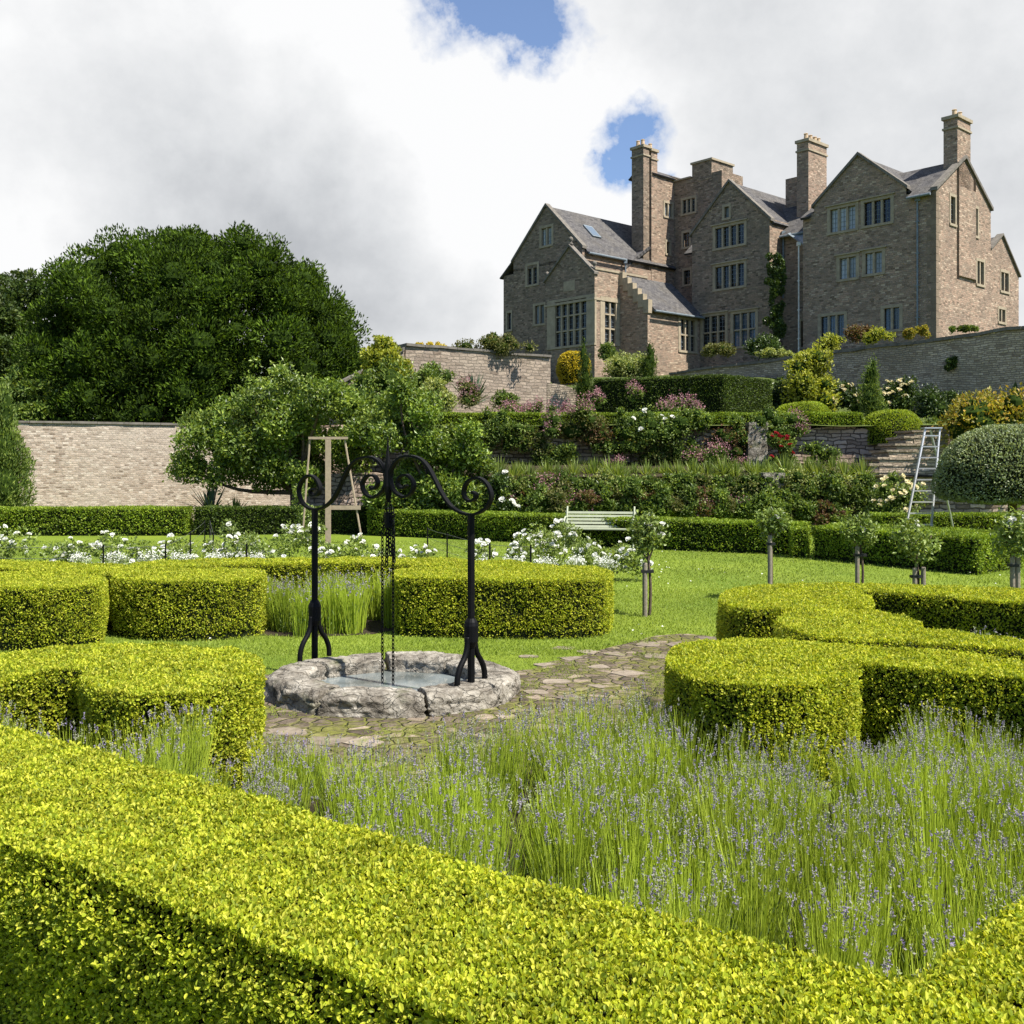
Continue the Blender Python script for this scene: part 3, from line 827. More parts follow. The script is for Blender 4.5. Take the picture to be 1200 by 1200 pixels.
def arch():
    w = empty('well_arch', ((PL[0] + PR[0]) / 2, (PL[1] + PR[1]) / 2, TOPZ), 'black wrought iron arch with four scrolls standing on the well rim', 'arch')
    for p, ztop, zc0, zc1 in ((PL, 1.56, .52, .68), (PR, 1.56, .52, .68)):
        g = G(); v, f = tube([(p[0], p[1], TOPZ - .05), (p[0], p[1], ztop)], .030, 12); g.add(v, f, smooth=False)
        post = g.build('post', M['iron'], w)
        g = G(); v, f = lathe([(.034, zc0 - .05), (.058, zc0), (.06, zc1 - .03), (.052, zc1), (.034, zc1 + .03)], (p[0], p[1], 0), 14); g.add(v, f)
        g.build('collar', M['iron'], post)
        for s in (1, -1):
            d = np.array([an[0], an[1]]) * s
            q = [(p[0] + d[0] * r, p[1] + d[1] * r, z) for r, z in ((.045, .56), (.055, .47), (.085, .40), (.14, .33), (.175, .25), (.182, TOPZ - .03))]
            g = G(); v, f = tube(spline(q, 5), .024, 8); g.add(v, f, smooth=True); g.build('leg', M['iron'], w)
        for s in (1, -1):
            d = ad * s
            q = [(p[0] + d[0] * r, p[1] + d[1] * r, z) for r, z in ((.04, .55), (.055, .45), (.08, .36), (.10, .27), (.105, TOPZ - .03))]
            if s * (1 if p is PL else -1) > 0: continue
    def flat(pts, name, wdt=.023, th=.010, kk=7):
        P = spline(pts, kk); Tn = nrm(np.gradient(P, axis=0)); B = np.array([an[0], an[1], 0.0]); S = nrm(np.cross(Tn, B))
        V = np.stack([P - B * wdt - S * th, P + B * wdt - S * th, P + B * wdt + S * th, P - B * wdt + S * th], 1).reshape(-1, 3); m = len(P)
        fs = []
        for i in range(m - 1):
            for j in range(4): fs.append([i * 4 + j, i * 4 + (j + 1) % 4, i * 4 + 4 + (j + 1) % 4, i * 4 + 4 + j])
        fs += [[3, 2, 1, 0], [m * 4 - 4, m * 4 - 3, m * 4 - 2, m * 4 - 1]]
        g = G(); g.add(V, fs, smooth=False); return g.build(name, M['iron'], w)
    right = [(905, 265), (885, 268), (883, 290), (905, 303), (935, 292), (945, 262), (925, 225), (893, 210)]
    right = [(903, 262), (918, 272), (912, 292), (890, 298), (872, 280), (872, 245), (895, 213), (935, 208), (968, 238), (980, 285), (955, 330), (910, 352), (860, 346), (815, 316), (782, 268), (755, 215), (728, 165), (695, 130), (650, 118),
             (608, 130), (582, 165), (574, 210), (590, 258), (628, 282), (660, 265), (668, 228), (645, 196), (612, 202), (604, 232), (625, 248), (640, 235)]
    flat([zz(*q) for q in right], 'scroll_bar')
    left = [(262, 250), (252, 262), (262, 276), (282, 272), (292, 246), (278, 212), (250, 196), (222, 214), (207, 255), (218, 300), (250, 328), (292, 330), (332, 305), (362, 262), (388, 205), (412, 160), (448, 130), (492, 122),
            (530, 140), (552, 180), (556, 225), (540, 262), (505, 284), (474, 268), (462, 232), (480, 200), (510, 198), (524, 226), (510, 250), (494, 240)]
    flat([zz(*q) for q in left], 'scroll_bar')
    c = zz(565, 200)
    g = G(); v, f = tube([zz(566, 290), zz(566, 240), zz(565, 150)], [.022, .04, .03], 10); g.add(v, f)
    v, f = tube([zz(566, 305), zz(566, 285)], [.012, .03], 8); g.add(v, f); g.build('hub', M['iron'], w)
    g = G(); v, f = tube([zz(565, 155), zz(564, 100), zz(564, 40)], [.026, .012, .005], 8); g.add(v, f); g.build('spike', M['iron'], w)
    for xx in ((542, 560), (585, 573)):
        top = zz(xx[1], 300); bot = zz(xx[0], 1045); bot[2] = max(bot[2], .06)
        mid = zz(xx[0], 430)
        g = G(); pts = [top, mid, bot]
        seg = [(top, mid), (mid, bot)]
        k = 0
        for a_, b_ in seg:
            L = np.linalg.norm(b_ - a_); m = int(L / .034); dd = (b_ - a_) / L
            for q in range(m):
                cen = a_ + dd * (q + .5) * L / m
                s1 = np.array([ad[0], ad[1], 0]) if k % 2 else np.array([an[0], an[1], 0])
                a = np.arange(9) / 8 * 2 * np.pi
                ring = cen + np.cos(a)[:, None] * dd * .023 + np.sin(a)[:, None] * s1 * .011
                v, f = tube(ring, .0042, 5, False); g.add(v, f); k += 1
        g.build('chain', M['iron'], w)
    # looped slack of the chain hanging in the middle
    g = G(); k = 0
    for x0, y0, x1, y1 in ((556, 330, 549, 560), (574, 330, 580, 545), (560, 400, 566, 520)):
        a_, b_ = zz(x0, y0), zz(x1, y1); L = np.linalg.norm(b_ - a_); m = int(L / .034); dd = (b_ - a_) / L
        for q in range(m):
            cen = a_ + dd * (q + .5) * L / m + np.array([an[0], an[1], 0]) * .03
            s1 = np.array([ad[0], ad[1], 0]) if k % 2 else np.array([an[0], an[1], 0])
            a = np.arange(9) / 8 * 2 * np.pi
            v, f = tube(cen + np.cos(a)[:, None] * dd * .024 + np.sin(a)[:, None] * s1 * .014, .006, 5, False); g.add(v, f); k += 1
    g.build('chain', M['iron'], w)
    v, f = tube([zz(565, 345), zz(565, 405)], .03, 10); g = G(); g.add(v, f); g.build('pulley', M['iron'], w)
    return w


arch()
# ================================================================== TERRAIN ON THE RISING SIDE
def sstep(a, b, x):
    t = np.clip((x - a) / (b - a), 0, 1); return t * t * (3 - 2 * t)


W0, W1 = np.array([17.0, 34.0]), np.array([7.05, 45.7])        # long retaining wall under the house
wd = nrm(W1 - W0); wn = np.array([-wd[1], wd[0]]); wn = wn if wn[1] > 0 else -wn


def ground(x, y):
    m = sstep(-7.0, -2.5, x)
    base = 3.05 + np.clip(y - 31, 0, 4) * .14 + sstep(37, 42, y) * 1.8 * sstep(1.7, 3.0, x)
    s = (x - W0[0]) * wn[0] + (y - W0[1]) * wn[1]
    hill = 5.3 + np.clip(s / 23, 0, 1) * 3.2
    z = np.where(s > .25, np.maximum(hill, base), base)
    z = np.where((x < 2.2) & (y > 41), np.maximum(z, 5.0 + np.clip((y - 44) / 28, 0, 1) * 3.4), z)
    left = sstep(33, 46, y) * .8 + sstep(60, 260, y) * 5
    return left * (1 - m) + z * m


gx = np.concatenate([np.linspace(-400, -60, 12), np.linspace(-50, -8, 16), np.arange(-7.5, 30, .5), np.linspace(31, 70, 24), np.linspace(90, 500, 12)])
gy = np.concatenate([np.arange(30.9, 56, .5), np.linspace(57, 110, 28), np.linspace(130, 700, 14)])
GX, GY = np.meshgrid(gx, gy)
GZ = ground(GX, GY)
GZ = GZ + np.where(GX > -2.5, .05 * fbm(np.stack([GX, GY, GX * 0], -1) * .8), 0)
g = G(); g.add(np.stack([GX, GY, GZ - .02 * (GX < -3) + .006], -1).reshape(-1, 3), gridf(len(gx), len(gy)), smooth=True)
tag(g.build('hillside', M['meadow']), kind='structure')
g = G(); xs = np.linspace(-3.4, 16, 60); ys = np.linspace(28.45, 31.1, 10); X_, Y_ = np.meshgrid(xs, ys)
g.add(np.stack([X_, Y_, 1.56 + (Y_ - 28.45) * .14 + .04 * fbm(np.stack([X_, Y_, X_ * 0], -1))], -1).reshape(-1, 3), gridf(60, 10), smooth=True)
tag(g.build('terrace_ground', M['soil']), kind='structure')


def wall(name, label, p0, p1, z0, ztop0, ztop1, th, mat, res=.3, amp=.05, cope=None, coph=.14, copw=.08, group=None, ragged=0.0, ends=True, prof=None):
    """thick garden wall from p0 to p1 (front face on the camera side), top from ztop0 to ztop1"""
    p0 = np.array(p0, float); p1 = np.array(p1, float); d = nrm(p1 - p0); L = np.linalg.norm(p1 - p0)
    n = np.array([d[1], -d[0]])
    if n @ ((p0 + p1) / 2) > 0: n = -n                # towards the garden
    nu = max(3, int(L / res)); zt = max(ztop0, ztop1); nv = max(3, int((zt - z0) / res) + 1)
    u = np.linspace(0, L, nu); t = np.linspace(0, 1, nv); U, Tt = np.meshgrid(u, t)
    top = ztop0 + (ztop1 - ztop0) * U / L if prof is None else prof(U / L)
    top = top + ragged * fbm(np.stack([U * 1.3, U * 0, U * 0 + 3], -1), 3)
    Z = z0 + Tt * (top - z0)
    g = G()
    sgn = np.cross(np.r_[d, 0], (0, 0, 1.0)) @ np.r_[n, 0]
    for off, flip in ((0, False), (th, True)):
        pts = p0 + U[..., None] * d - n * off
        dsp = amp * fbm(np.stack([U * 1.5, Z * 2.2, U * 0 + off * 9], -1), 4)
        pts = pts + n * dsp[..., None] * (1 if not flip else -1)
        V = np.concatenate([pts, Z[..., None]], -1).reshape(-1, 3)
        fq = gridf(nu, nv)
        if (sgn > 0) == flip: fq = fq[:, ::-1]
        g.add(V, fq, 0, wc=np.stack([U, Z, U * 0], -1), smooth=True)
        if off == 0: A_ = V.reshape(nv, nu, 3)
        else: B_ = V.reshape(nv, nu, 3)
    Vt = np.stack([A_[-1], B_[-1]], 0).reshape(-1, 3); g.add(Vt, gridf(nu, 2), 0, wc=np.c_[np.tile(u, 2), np.repeat([0, th], nu), np.zeros(2 * nu)])
    for e in (0, -1):
        Ve = np.stack([A_[:, e], B_[:, e]], 0).reshape(-1, 3); g.add(Ve, gridf(nv, 2), 0, wc=np.c_[np.repeat([0, th], nv), np.tile(Ve[:nv, 2], 2), np.zeros(2 * nv)])
    c = (p0 + p1) / 2
    o = g.build(name, M[mat], loc=(c[0], c[1], z0)); tag(o, label, 'wall', group)
    if cope:
        g = G(); x = 0; 
        while x < L - .05:
            l = min(R.uniform(.45, .8), L - x); q0 = x + .006; q1 = x + l - .006
            zt_ = [np.interp(qq, u, top[0]) for qq in (q0, q1)]
            hh = coph * R.uniform(.85, 1.15); ov = copw + R.uniform(-.02, .02)
            f0 = p0 + d * q0 + n * ov; f1 = p0 + d * q1 + n * ov; b0 = p0 + d * q0 - n * (th + copw); b1 = p0 + d * q1 - n * (th + copw)
            V = [[*f0, zt_[0] - .004], [*f1, zt_[1] - .004], [*b1, zt_[1] - .004], [*b0, zt_[0] - .004], [*f0, zt_[0] + hh], [*f1, zt_[1] + hh], [*b1, zt_[1] + hh], [*b0, zt_[0] + hh]]
            g.add(V, BOXF, 0); x += l
        cp = g.build('coping', M[cope], o)
    return o


wall('brick_wall', 'long pale brick garden wall with a thin slab coping under the dark evergreen tree', (-26, 24.5), (-6.3, 36.0), -.1, 3.16, 3.16, .45, 'brickwall', cope='coping', coph=.06, copw=.05, amp=.03)
wall('stone_wall', 'sloping stone wall climbing from the brick wall to the upper garden, half hidden by shrubs', (-6.3, 36.0), (-3.9, 37.05), 0, 4.55, 6.0, .5, 'tanstone', cope='coping', coph=.1)
wall('stone_wall', 'tall tan stone wall with plants along its top, standing left of the garden gateway', (-3.85, 37.05), (1.5, 40.0), 2.6, 6.15, 6.05, .6, 'tanstone', amp=.05, ragged=.12, cope='coping', coph=.08)
wall('retaining_wall', 'long grey stone retaining wall rising below the big house', (24.0, 25.8), (7.05, 45.7), 2.2, 6.75, 5.85, .6, 'greystone', amp=.05, ragged=.08, cope='coping', coph=.1)
wall('terrace_wall', 'lower flowered terrace wall of dry stone behind the bench', (-5.9, 29.9), (20, 28.4), -.1, 1.62, 1.62, .4, 'drystone', amp=.10, ragged=.12)
wall('terrace_wall', 'upper flowered terrace wall of dry stone carrying a thin low hedge', (-6.2, 31.6), (22, 30.9), 1.4, 3.1, 2.95, .4, 'drystone', amp=.12, ragged=.14)
wall('terrace_wall', 'sunlit pinkish end of the terrace walls beside the stone steps', (11.4, 30.2), (18.5, 26.5), -.1, 2.75, 2.3, .5, 'drystone', amp=.1, ragged=.15)
# pale squared pier at the end of the planted stretch
for z0_, z1_, lab in ((1.75, 3.16, 'pale squared stone pier at the upper terrace wall'), (-.05, 1.68, 'weathered stone pier at the lower terrace wall')):
    yy = 30.78 if z0_ > 0 else 28.15
    g = G(); z = z0_
    while z < z1_ - .05:
        h = min(R.uniform(.2, .34), z1_ - z); v, f = box((at(886 if z0_ > 0 else 905, 500, yy)[0] + R.uniform(-.02, .02), yy, z + h / 2), (.56 + R.uniform(-.03, .05), .5, h - .012)); g.add(v, f); z += h
    tag(g.build('stone_pier', M['rim'], loc=(at(886, 500, yy)[0], yy, z0_)), lab, 'pier')

# stone steps between the terraces
st = empty('stone_steps', (10.5, 29.4, 1.0), 'dark worn stone steps climbing beside the terrace wall behind the stepladder', 'steps')
for k in range(9):
    g = G(); x0 = 9.35 + .24 * k; z = 1.35 + .19 * k
    for zb_, zt_, o_ in ((z - .5, z - .075, .0), (z - .07, z, .07)):
        v, f = box(((x0 - o_ + 12.2) / 2, 29.35, (zb_ + zt_) / 2), (12.2 - x0 + o_, 1.3 + o_, zt_ - zb_)); v = v + .05 * fbm(v * 2.3 + k)[:, None]; g.add(v, f, wc=v[:, [0, 2, 1]])
    g.build('step', M['greystone'], st)

# gateway remains left of the dark clipped hedge
g = G(); a = np.linspace(0, np.pi * .55, 10)
pr = [(0, 0)] + [(1.15 * 1.0 - 0, 0)] 
prof = [(0, 0), (1.25, 0), (1.25, .75)] + [(1.25 * np.cos(t) if t < np.pi / 2 else 0, .75 + .55 * np.sin(t)) for t in np.linspace(.15, np.pi / 2, 8)]
bx0 = at(641, 485, 37.2)
V = []
for yy in (37.0, 37.6): V += [[bx0[0] + x, yy, 3.5 + z] for x, z in prof]
n_ = len(prof); fs = [list(range(n_)), list(range(n_, 2 * n_))[::-1]] + [[i, n_ + i, n_ + (i + 1) % n_, (i + 1) % n_] for i in range(n_)]
g.add(V, fs, wc=np.array(V)[:, [0, 2, 1]]); tag(g.build('stone_buttress', M['greystone'], loc=(bx0[0], 37.2, 3.5)), 'curved top stone buttress at the foot of the tan wall beside a slim cypress', 'buttress')

# thin hedge and dark hedge of the upper terrace
hedge([(-2.6, 31.25), (10.75, 31.25), (10.75, 31.9), (-2.6, 31.95)], 'thin low clipped hedge along the edge of the upper terrace', H=.46, z0=3.0, dens=2000, L=.055, W=.035, smooth=False, mat='yew', name='clipped_hedge')
hedge([(2.83, 35.6), (7.0, 33.7), (9.2, 36.2), (8.6, 37.4), (3.2, 37.4)], 'tall dark clipped yew hedge with square corners on the upper terrace', H=1.42, z0=3.42, dens=1500, L=.06, W=.035, smooth=False, mat='yewdark', name='yew_hedge')

# ================================================================== FOLIAGE
def crown(clumps, n, L, W, six=False, up=.35, shell=.35, droop=0.0, out=.7, jit=.07):
    """leaves in the outer shell of many overlapping clumps: clumps = rows (x, y, z, rx, rz)"""
    c = np.asarray(clumps, float); w = c[:, 3] * c[:, 3]; w /= w.sum()
    i = R.choice(len(c), n, p=w); d = rdir(n)
    rr = 1 - shell * R.random(n) ** 1.6
    S = np.c_[c[i, 3], c[i, 3], c[i, 4]]
    P = c[i, :3] + d * S * rr[:, None]
    keep = np.ones(n, bool)
    for q in range(0, n, 20000):
        e = (P[q:q + 20000, None] - c[None, :, :3]) / np.stack([c[:, 3], c[:, 3], c[:, 4]], -1)[None]
        keep[q:q + 20000] = (np.einsum('ijk,ijk->ij', e, e) < .38).sum(1) < 1
    P, d = P[keep], d[keep]; m = len(P)
    P = P + .25 * c[:, 3].mean() * np.c_[vnoise(P / c[:, 3].mean() * 1.7), vnoise(P / c[:, 3].mean() * 1.7 + 31), vnoise(P / c[:, 3].mean() * 1.7 + 67)]
    P = P + R.normal(0, 1, (m, 3)) * c[:, 3].mean() * jit
    D = nrm(d * out + rdir(m) * .7 + np.array([0, 0, up - droop]))
    Nn = nrm(d * .5 + rdir(m) * .7 + np.array([0, 0, .5]))
    return leafquads(P - D * L * .3, D, Nn, L * R.uniform(.6, 1.2, m), W * R.uniform(.7, 1.15, m), R.random(m), six)


def dome_clumps(c, rx, ry, rz, k, r0, fill=.8, under=-.25):
    """clump centres over a dome standing at c (base centre)"""
    out = []
    q_ = 0
    while len(out) < k:
        d = rdir(1)[0]
        if k > 100:                                  # even cover for a big closed crown
            q_ += 1; zf = 1 - (((q_ - .5) / k) % 1.0) * 1.15; an_ = q_ * 2.39996; s_ = math.sqrt(max(0, 1 - zf * zf)); d = nrm(np.array([math.cos(an_) * s_, math.sin(an_) * s_, zf]) + R.normal(0, .05, 3))
        if d[2] < under: continue
        if k > 100: d = d / (np.abs(d) ** 3).sum() ** (1 / 3)          # broad shouldered crown
        s = R.uniform(fill, 1.0) if R.random() < .8 else R.uniform(.35, fill)
        r = r0 * R.uniform(.65, 1.25)
        out.append([c[0] + d[0] * (rx - r * .8) * s, c[1] + d[1] * (ry - r * .8) * s, c[2] + d[2] * (rz - r * .7) * s, r, r * R.uniform(.7, .95)])
    return np.array(out)


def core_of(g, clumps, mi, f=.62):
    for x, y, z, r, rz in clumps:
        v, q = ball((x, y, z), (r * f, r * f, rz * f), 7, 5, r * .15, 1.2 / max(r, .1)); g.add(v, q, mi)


def limbs(base, tips, r0, mat, parent, nb=7, lean=0):
    g = G(); b = np.asarray(base, float); tips = np.asarray(tips, float)
    fork = b + np.array([lean, 0, (tips[:, 2].mean() - b[2]) * .35])
    v, f = tube(spline([b + [0, 0, -.2], b * .6 + fork * .4 + [.04, 0, 0], fork], 4), np.linspace(r0 * 1.25, r0 * .8, 9), 9); g.add(v, f, smooth=True)
    g.build('trunk', mat, parent)
    for t in tips[:nb]:
        g = G(); m = fork * .5 + t * .5 + rdir(1)[0] * .12 * np.linalg.norm(t - fork)
        v, f = tube(spline([fork, m, t], 4), np.linspace(r0 * .55, r0 * .12, 9), 6); g.add(v, f, smooth=True); g.build('limb', mat, parent)


def tree(name, label, base, clumps, n, L, W, mat, r0, cat='tree', group=None, six=False, nb=7, core=True, corem='treecore', heart=None, **kw):
    t = empty(name, base, label, cat, group)
    g = G(); v, f, r = crown(clumps, n, L, W, six, **kw); g.add(v, f, 0, r)
    if core: core_of(g, clumps, 1, .45)
    if heart is not None: g.add(*ball(heart[:3], heart[3:], 24, 16, .8, .35), 1)
    g.build('crown', [M[mat], M[corem]], t)
    o = clumps[R.permutation(len(clumps))[:nb], :3]
    limbs(base, o, r0, M['bark'], t, nb)
    return t


# the great dark evergreen
c0 = at(228, 480, 43); 
cl = dome_clumps((c0[0], 44, 3.0), 7.4, 6.0, 8.9, 210, 1.05, .86, -.1)
cl = np.concatenate([cl, dome_clumps((at(120, 400, 43)[0], 43, 4.6), 3.0, 3.0, 5.6, 34, .95, .8, -.1), dome_clumps((at(105, 470, 41)[0], 41.5, 2.8), 3.4, 3.0, 4.8, 46, .9, .8, -.1), dome_clumps((at(395, 470, 42)[0], 43, 2.8), 1.8, 2.2, 4.2, 22, .8, .8, -.1)])
cl = np.concatenate([cl, [[c0[0], 44, 5.5, 5.6, 5.2], [c0[0] - 2.5, 43.5, 4.5, 4.2, 4.0], [c0[0] + 3, 44, 4.5, 3.8, 3.6]]])
tree('evergreen_tree', 'huge dark rounded evergreen tree behind the pale brick wall', (c0[0], 44, .5), cl, 470000, .195, .078, 'bigtree', .55, corem='treecore', nb=9, up=.55, shell=.55, out=.8, heart=None)
for px, pyb, pyt, wpx, Y, mat, lab, n in ((15, 480, 292, 130, 52, 'tree2', 'broad leaved tree with an open crown, left behind the huge evergreen', 30000), (-10, 500, 345, 120, 46, 'tree2', 'lower bushy tree at the edge of the picture left of the huge evergreen', 26000),
                                        (40, 500, 420, 90, 40, 'mid', 'light green bush tree just above the brick wall end', 14000)):
    b = at(px, pyb, Y); h = (pyb - pyt) / F * Y; rx = wpx / 2 / F * Y
    cl = dome_clumps((b[0], Y, b[2] + h * .35), rx, rx, h * .68, 34, rx * .34, .7, -.5)
    tree('broadleaf_tree', lab, (b[0], Y, .6), cl, n, .24, .13, mat, .2, nb=5, up=.2, shell=.6)
for px, pyt, wpx, Y, lab in ((462, 392, 50, 70, 'small distant tree whose top shows over the sloping wall'), (577, 388, 26, 66, 'small tree top showing over the tan stone wall beside the house')):
    b = at(px, 430, Y); h = (430 - pyt) / F * Y; rx = wpx / 2 / F * Y
    cl = dome_clumps((b[0], Y, b[2] + h * .4), rx, rx, h * .6, 14, rx * .45, .7, -.5)
    tree('distant_tree', lab, (b[0], Y, b[2] - 1.5), cl, 4000, .28, .16, 'tree2', .15, nb=3, up=.2, shell=.6)

# spreading fruit tree before the wall
b = at(345, 620, 29.6); bx_, by_ = b[0], 29.6
cl = []
for px, py, r in [(330, 475, 36), (290, 470, 26), (375, 470, 34), (415, 480, 26), (255, 500, 28), (300, 510, 36), (350, 515, 38), (400, 520, 34), (235, 535, 22), (275, 545, 30), (320, 555, 32), (370, 560, 32), (225, 508, 14),
                  (310, 460, 18), (350, 450, 16), (430, 515, 30), (255, 560, 18), (215, 533, 14), (390, 455, 16), (270, 520, 30), (295, 455, 10), (445, 480, 24)]:
    for q in range(4):
        P = at(px + R.normal(0, 12), py + R.normal(0, 9), by_ + R.uniform(-1.4, 1.4)); rr = r * R.uniform(.45, .8) / F * 29.6; cl.append([*P, rr, rr * .75])
tree('fruit_tree', 'wide spreading fruit tree in front of the brick wall behind the well', (bx_, by_, 0), np.array(cl), 88000, .135, .07, 'apple', .16, nb=9, up=.2, shell=.9, out=.5, jit=.2)
cl = []
for px, py, r in [(470, 505, 30), (505, 520, 28), (540, 540, 24), (480, 555, 30), (520, 570, 28), (560, 545, 18), (455, 590, 22), (550, 590, 22), (500, 595, 24), (490, 480, 20), (465, 460, 16), (530, 510, 16)]:
    for q in range(4):
        P = at(px + R.normal(0, 9), py + R.normal(0, 8), 27.9 + R.uniform(-.7, .6)); rr = r * R.uniform(.5, .78) / F * 29.4; cl.append([*P, rr, rr * .8])
tree('leafy_tree', 'dense leafy small tree between the fruit tree and the flowered terraces', (at(505, 600, 27.9)[0], 27.9, 0), np.array(cl), 70000, .125, .065, 'apple', .1, nb=6, up=.15, shell=.9, out=.5, jit=.2)


# ------------------------------------------------------------------ shrubs
FLOWER = {}


def petals(col, size, n=9):
    g = G()
    for k in range(n):
        a = k * 2.4; t = .25 + .75 * k / n
        d = np.array([[math.cos(a) * t, math.sin(a) * t, 1.05 - t * .9]])
        v, f, r = leafquads(np.zeros((1, 3)), d, np.array([[math.cos(a) * -.6, math.sin(a) * -.6, 1]]), [size * (.35 + .25 * t)], [size * .6], R.random(1), True, .3)
        g.add(v, f, 0, r)
    v, f = ball((0, 0, size * .12), size * .16, 6, 4); g.add(v, f, 0)
    return g


def add_flowers(parent, pts, col, size, name='flower'):
    """single blooms, each a child sharing one mesh"""
    key = (col, size)
    o0 = ORG[parent.name]
    for P in pts:
        if key not in FLOWER:
            o = petals(col, size).build(name, M[col]); FLOWER[key] = o.data
        else:
            o = bpy.data.objects.new(name, FLOWER[key]); COL.objects.link(o)
        o.parent = parent; o.location = [float(x) for x in (np.asarray(P) - o0)]
        o.rotation_euler = (R.uniform(.1, 1.0), R.normal(0, .4), R.uniform(-.8, .8)); s = R.uniform(.7, 1.2); o.scale = (s, s, s)
        ORG[o.name] = np.asarray(P, float)


def bush(name, label, px, pyb, Y, wpx, hpx, mat, n, L, W, cat='shrub', group=None, k=12, shape='dome', bloom=None, bl=0, core=True, ymax=None, six=False, up=.3, shell=.55, depth=1.0, zb=None, out=.6):
    b = at(px, pyb, Y); rx = wpx / 2 / F * Y; h = hpx / F * Y
    if zb is not None: b[2] = zb
    if shape == 'dome': cl = dome_clumps((b[0], Y, b[2] + h * .32), rx, rx * depth, h * .70, k, min(rx, h) * .42, .65, -.5)
    elif shape == 'column':
        t = R.random(k); cl = np.array([[b[0] + R.normal(0, rx * .15), Y + R.normal(0, rx * .15), b[2] + h * (.06 + .86 * q), rx * (1.02 - .62 * q ** 2), rx * 1.3] for q in np.linspace(0, 1, k)])
    elif shape == 'hang':
        cl = np.array([[b[0] + (q / max(k - 1, 1) * 2 - 1 + R.normal(0, .15)) * rx * .75, Y + R.uniform(-.12, .12), b[2] + h * R.uniform(.1, .9), min(rx, h) * R.uniform(*((.25, .45) if k > 20 else (.42, .62))), min(rx, h) * R.uniform(.35, .5)] for q in range(k)])
    g = G(); v, f, r = crown(cl, n, L, W, six, up, shell, out=out); g.add(v, f, 0, r)
    mats = [M[mat], M['treecore']]
    if core: core_of(g, cl, 1, .6)
    if bloom and bl > 60:                               # sprays of tiny flowers too small to count
        mats.append(M[bloom]); m = bl; i = R.integers(0, len(cl), m); d = rdir(m); d[:, 2] = np.abs(d[:, 2]) * .8 + .1; d[:, 1] = -np.abs(d[:, 1]) * .7
        P = cl[i, :3] + nrm(d) * cl[i, 3:4] * 1.08
        spr = R.integers(3, 6, m)
        for q in range(5):
            u = spr > q; PP = P[u] + R.normal(0, L * .5, (u.sum(), 3)) + np.array([0, 0, L * .4 * q])
            v, f, r = leafquads(PP, rdir(u.sum()) + [0, 0, .5], rdir(u.sum()) + [0, -.8, .3], L * .55, L * .45, R.random(u.sum())); g.add(v, f, 2, r)
    o = g.build(name, mats, loc=b); tag(o, label, cat, group)
    if bloom and 0 < bl <= 60:
        i = R.integers(0, len(cl), bl); d = rdir(bl); d[:, 2] = np.abs(d[:, 2]) + .1; d[:, 1] = -np.abs(d[:, 1]) * .8
        add_flowers(o, cl[i, :3] + nrm(d) * cl[i, 3:4] * 1.05, bloom, round(9 / F * Y * .8, 2) if Y > 14 else .10)
    return o


def topiary(name, label, base, prof, mat, n, L, W, sx=1, sy=1, trunk=None, cat='topiary', core='boxdark'):
    """clipped solid of revolution with a leafy skin: prof = (radius, height) rows"""
    prof = np.asarray(prof, float); P_ = spline(prof, 6)
    seg = np.diff(P_, axis=0); ln = np.linalg.norm(seg, axis=1); w = ln * (P_[:-1, 0] + P_[1:, 0]); w /= w.sum()
    i = R.choice(len(seg), n, p=w); t = R.random(n)[:, None]; q = P_[i] + seg[i] * t; a = R.random(n) * 2 * np.pi
    nr = nrm(np.c_[seg[i, 1], -seg[i, 0]]); nr = nr * np.sign((nr[:, :1] * 1 + 1e-6)) if False else nr
    P = np.c_[q[:, 0] * np.cos(a) * sx, q[:, 0] * np.sin(a) * sy, q[:, 1]]; N3 = nrm(np.c_[nr[:, 0] * np.cos(a), nr[:, 0] * np.sin(a), nr[:, 1]])
    P = P + N3 * (vnoise(P * 5) * L * .5 + vnoise(P * 1.9) * .045 - R.random(n) ** 1.5 * L)[:, None]
    D = nrm(N3 * .7 + rdir(n) * .8 + [0, 0, .3]); Nn = nrm(N3 * .5 + rdir(n) * .8)
    g = G(); v, f, r = leafquads(np.asarray(base) + P - D * L * .3, D, Nn, L * R.uniform(.7, 1.2, n), W * R.uniform(.7, 1.1, n), R.random(n)); g.add(v, f, 0, r)
    pc = prof.copy(); pc[:, 0] = np.maximum(pc[:, 0] - L * .8, .004); zc = pc[:, 1].mean(); pc[:, 1] = zc + (pc[:, 1] - zc) * .95
    v, f = lathe(pc, base, 20, sx, sy); g.add(v, f, 1)
    if trunk is None:
        return tag(g.build(name, [M[mat], M[core]], loc=base), label, cat)
    e = empty(name, (base[0], base[1], 0), label, cat)
    g.build('crown', [M[mat], M[core]], e)
    g = G(); v, f = tube(spline([(base[0], base[1], -.1), (base[0] + .03, base[1], trunk * .5), (base[0], base[1], trunk)], 4), np.linspace(.12, .09, 9), 10); g.add(v, f, smooth=True); g.build('trunk', M['bark'], e)
    return e


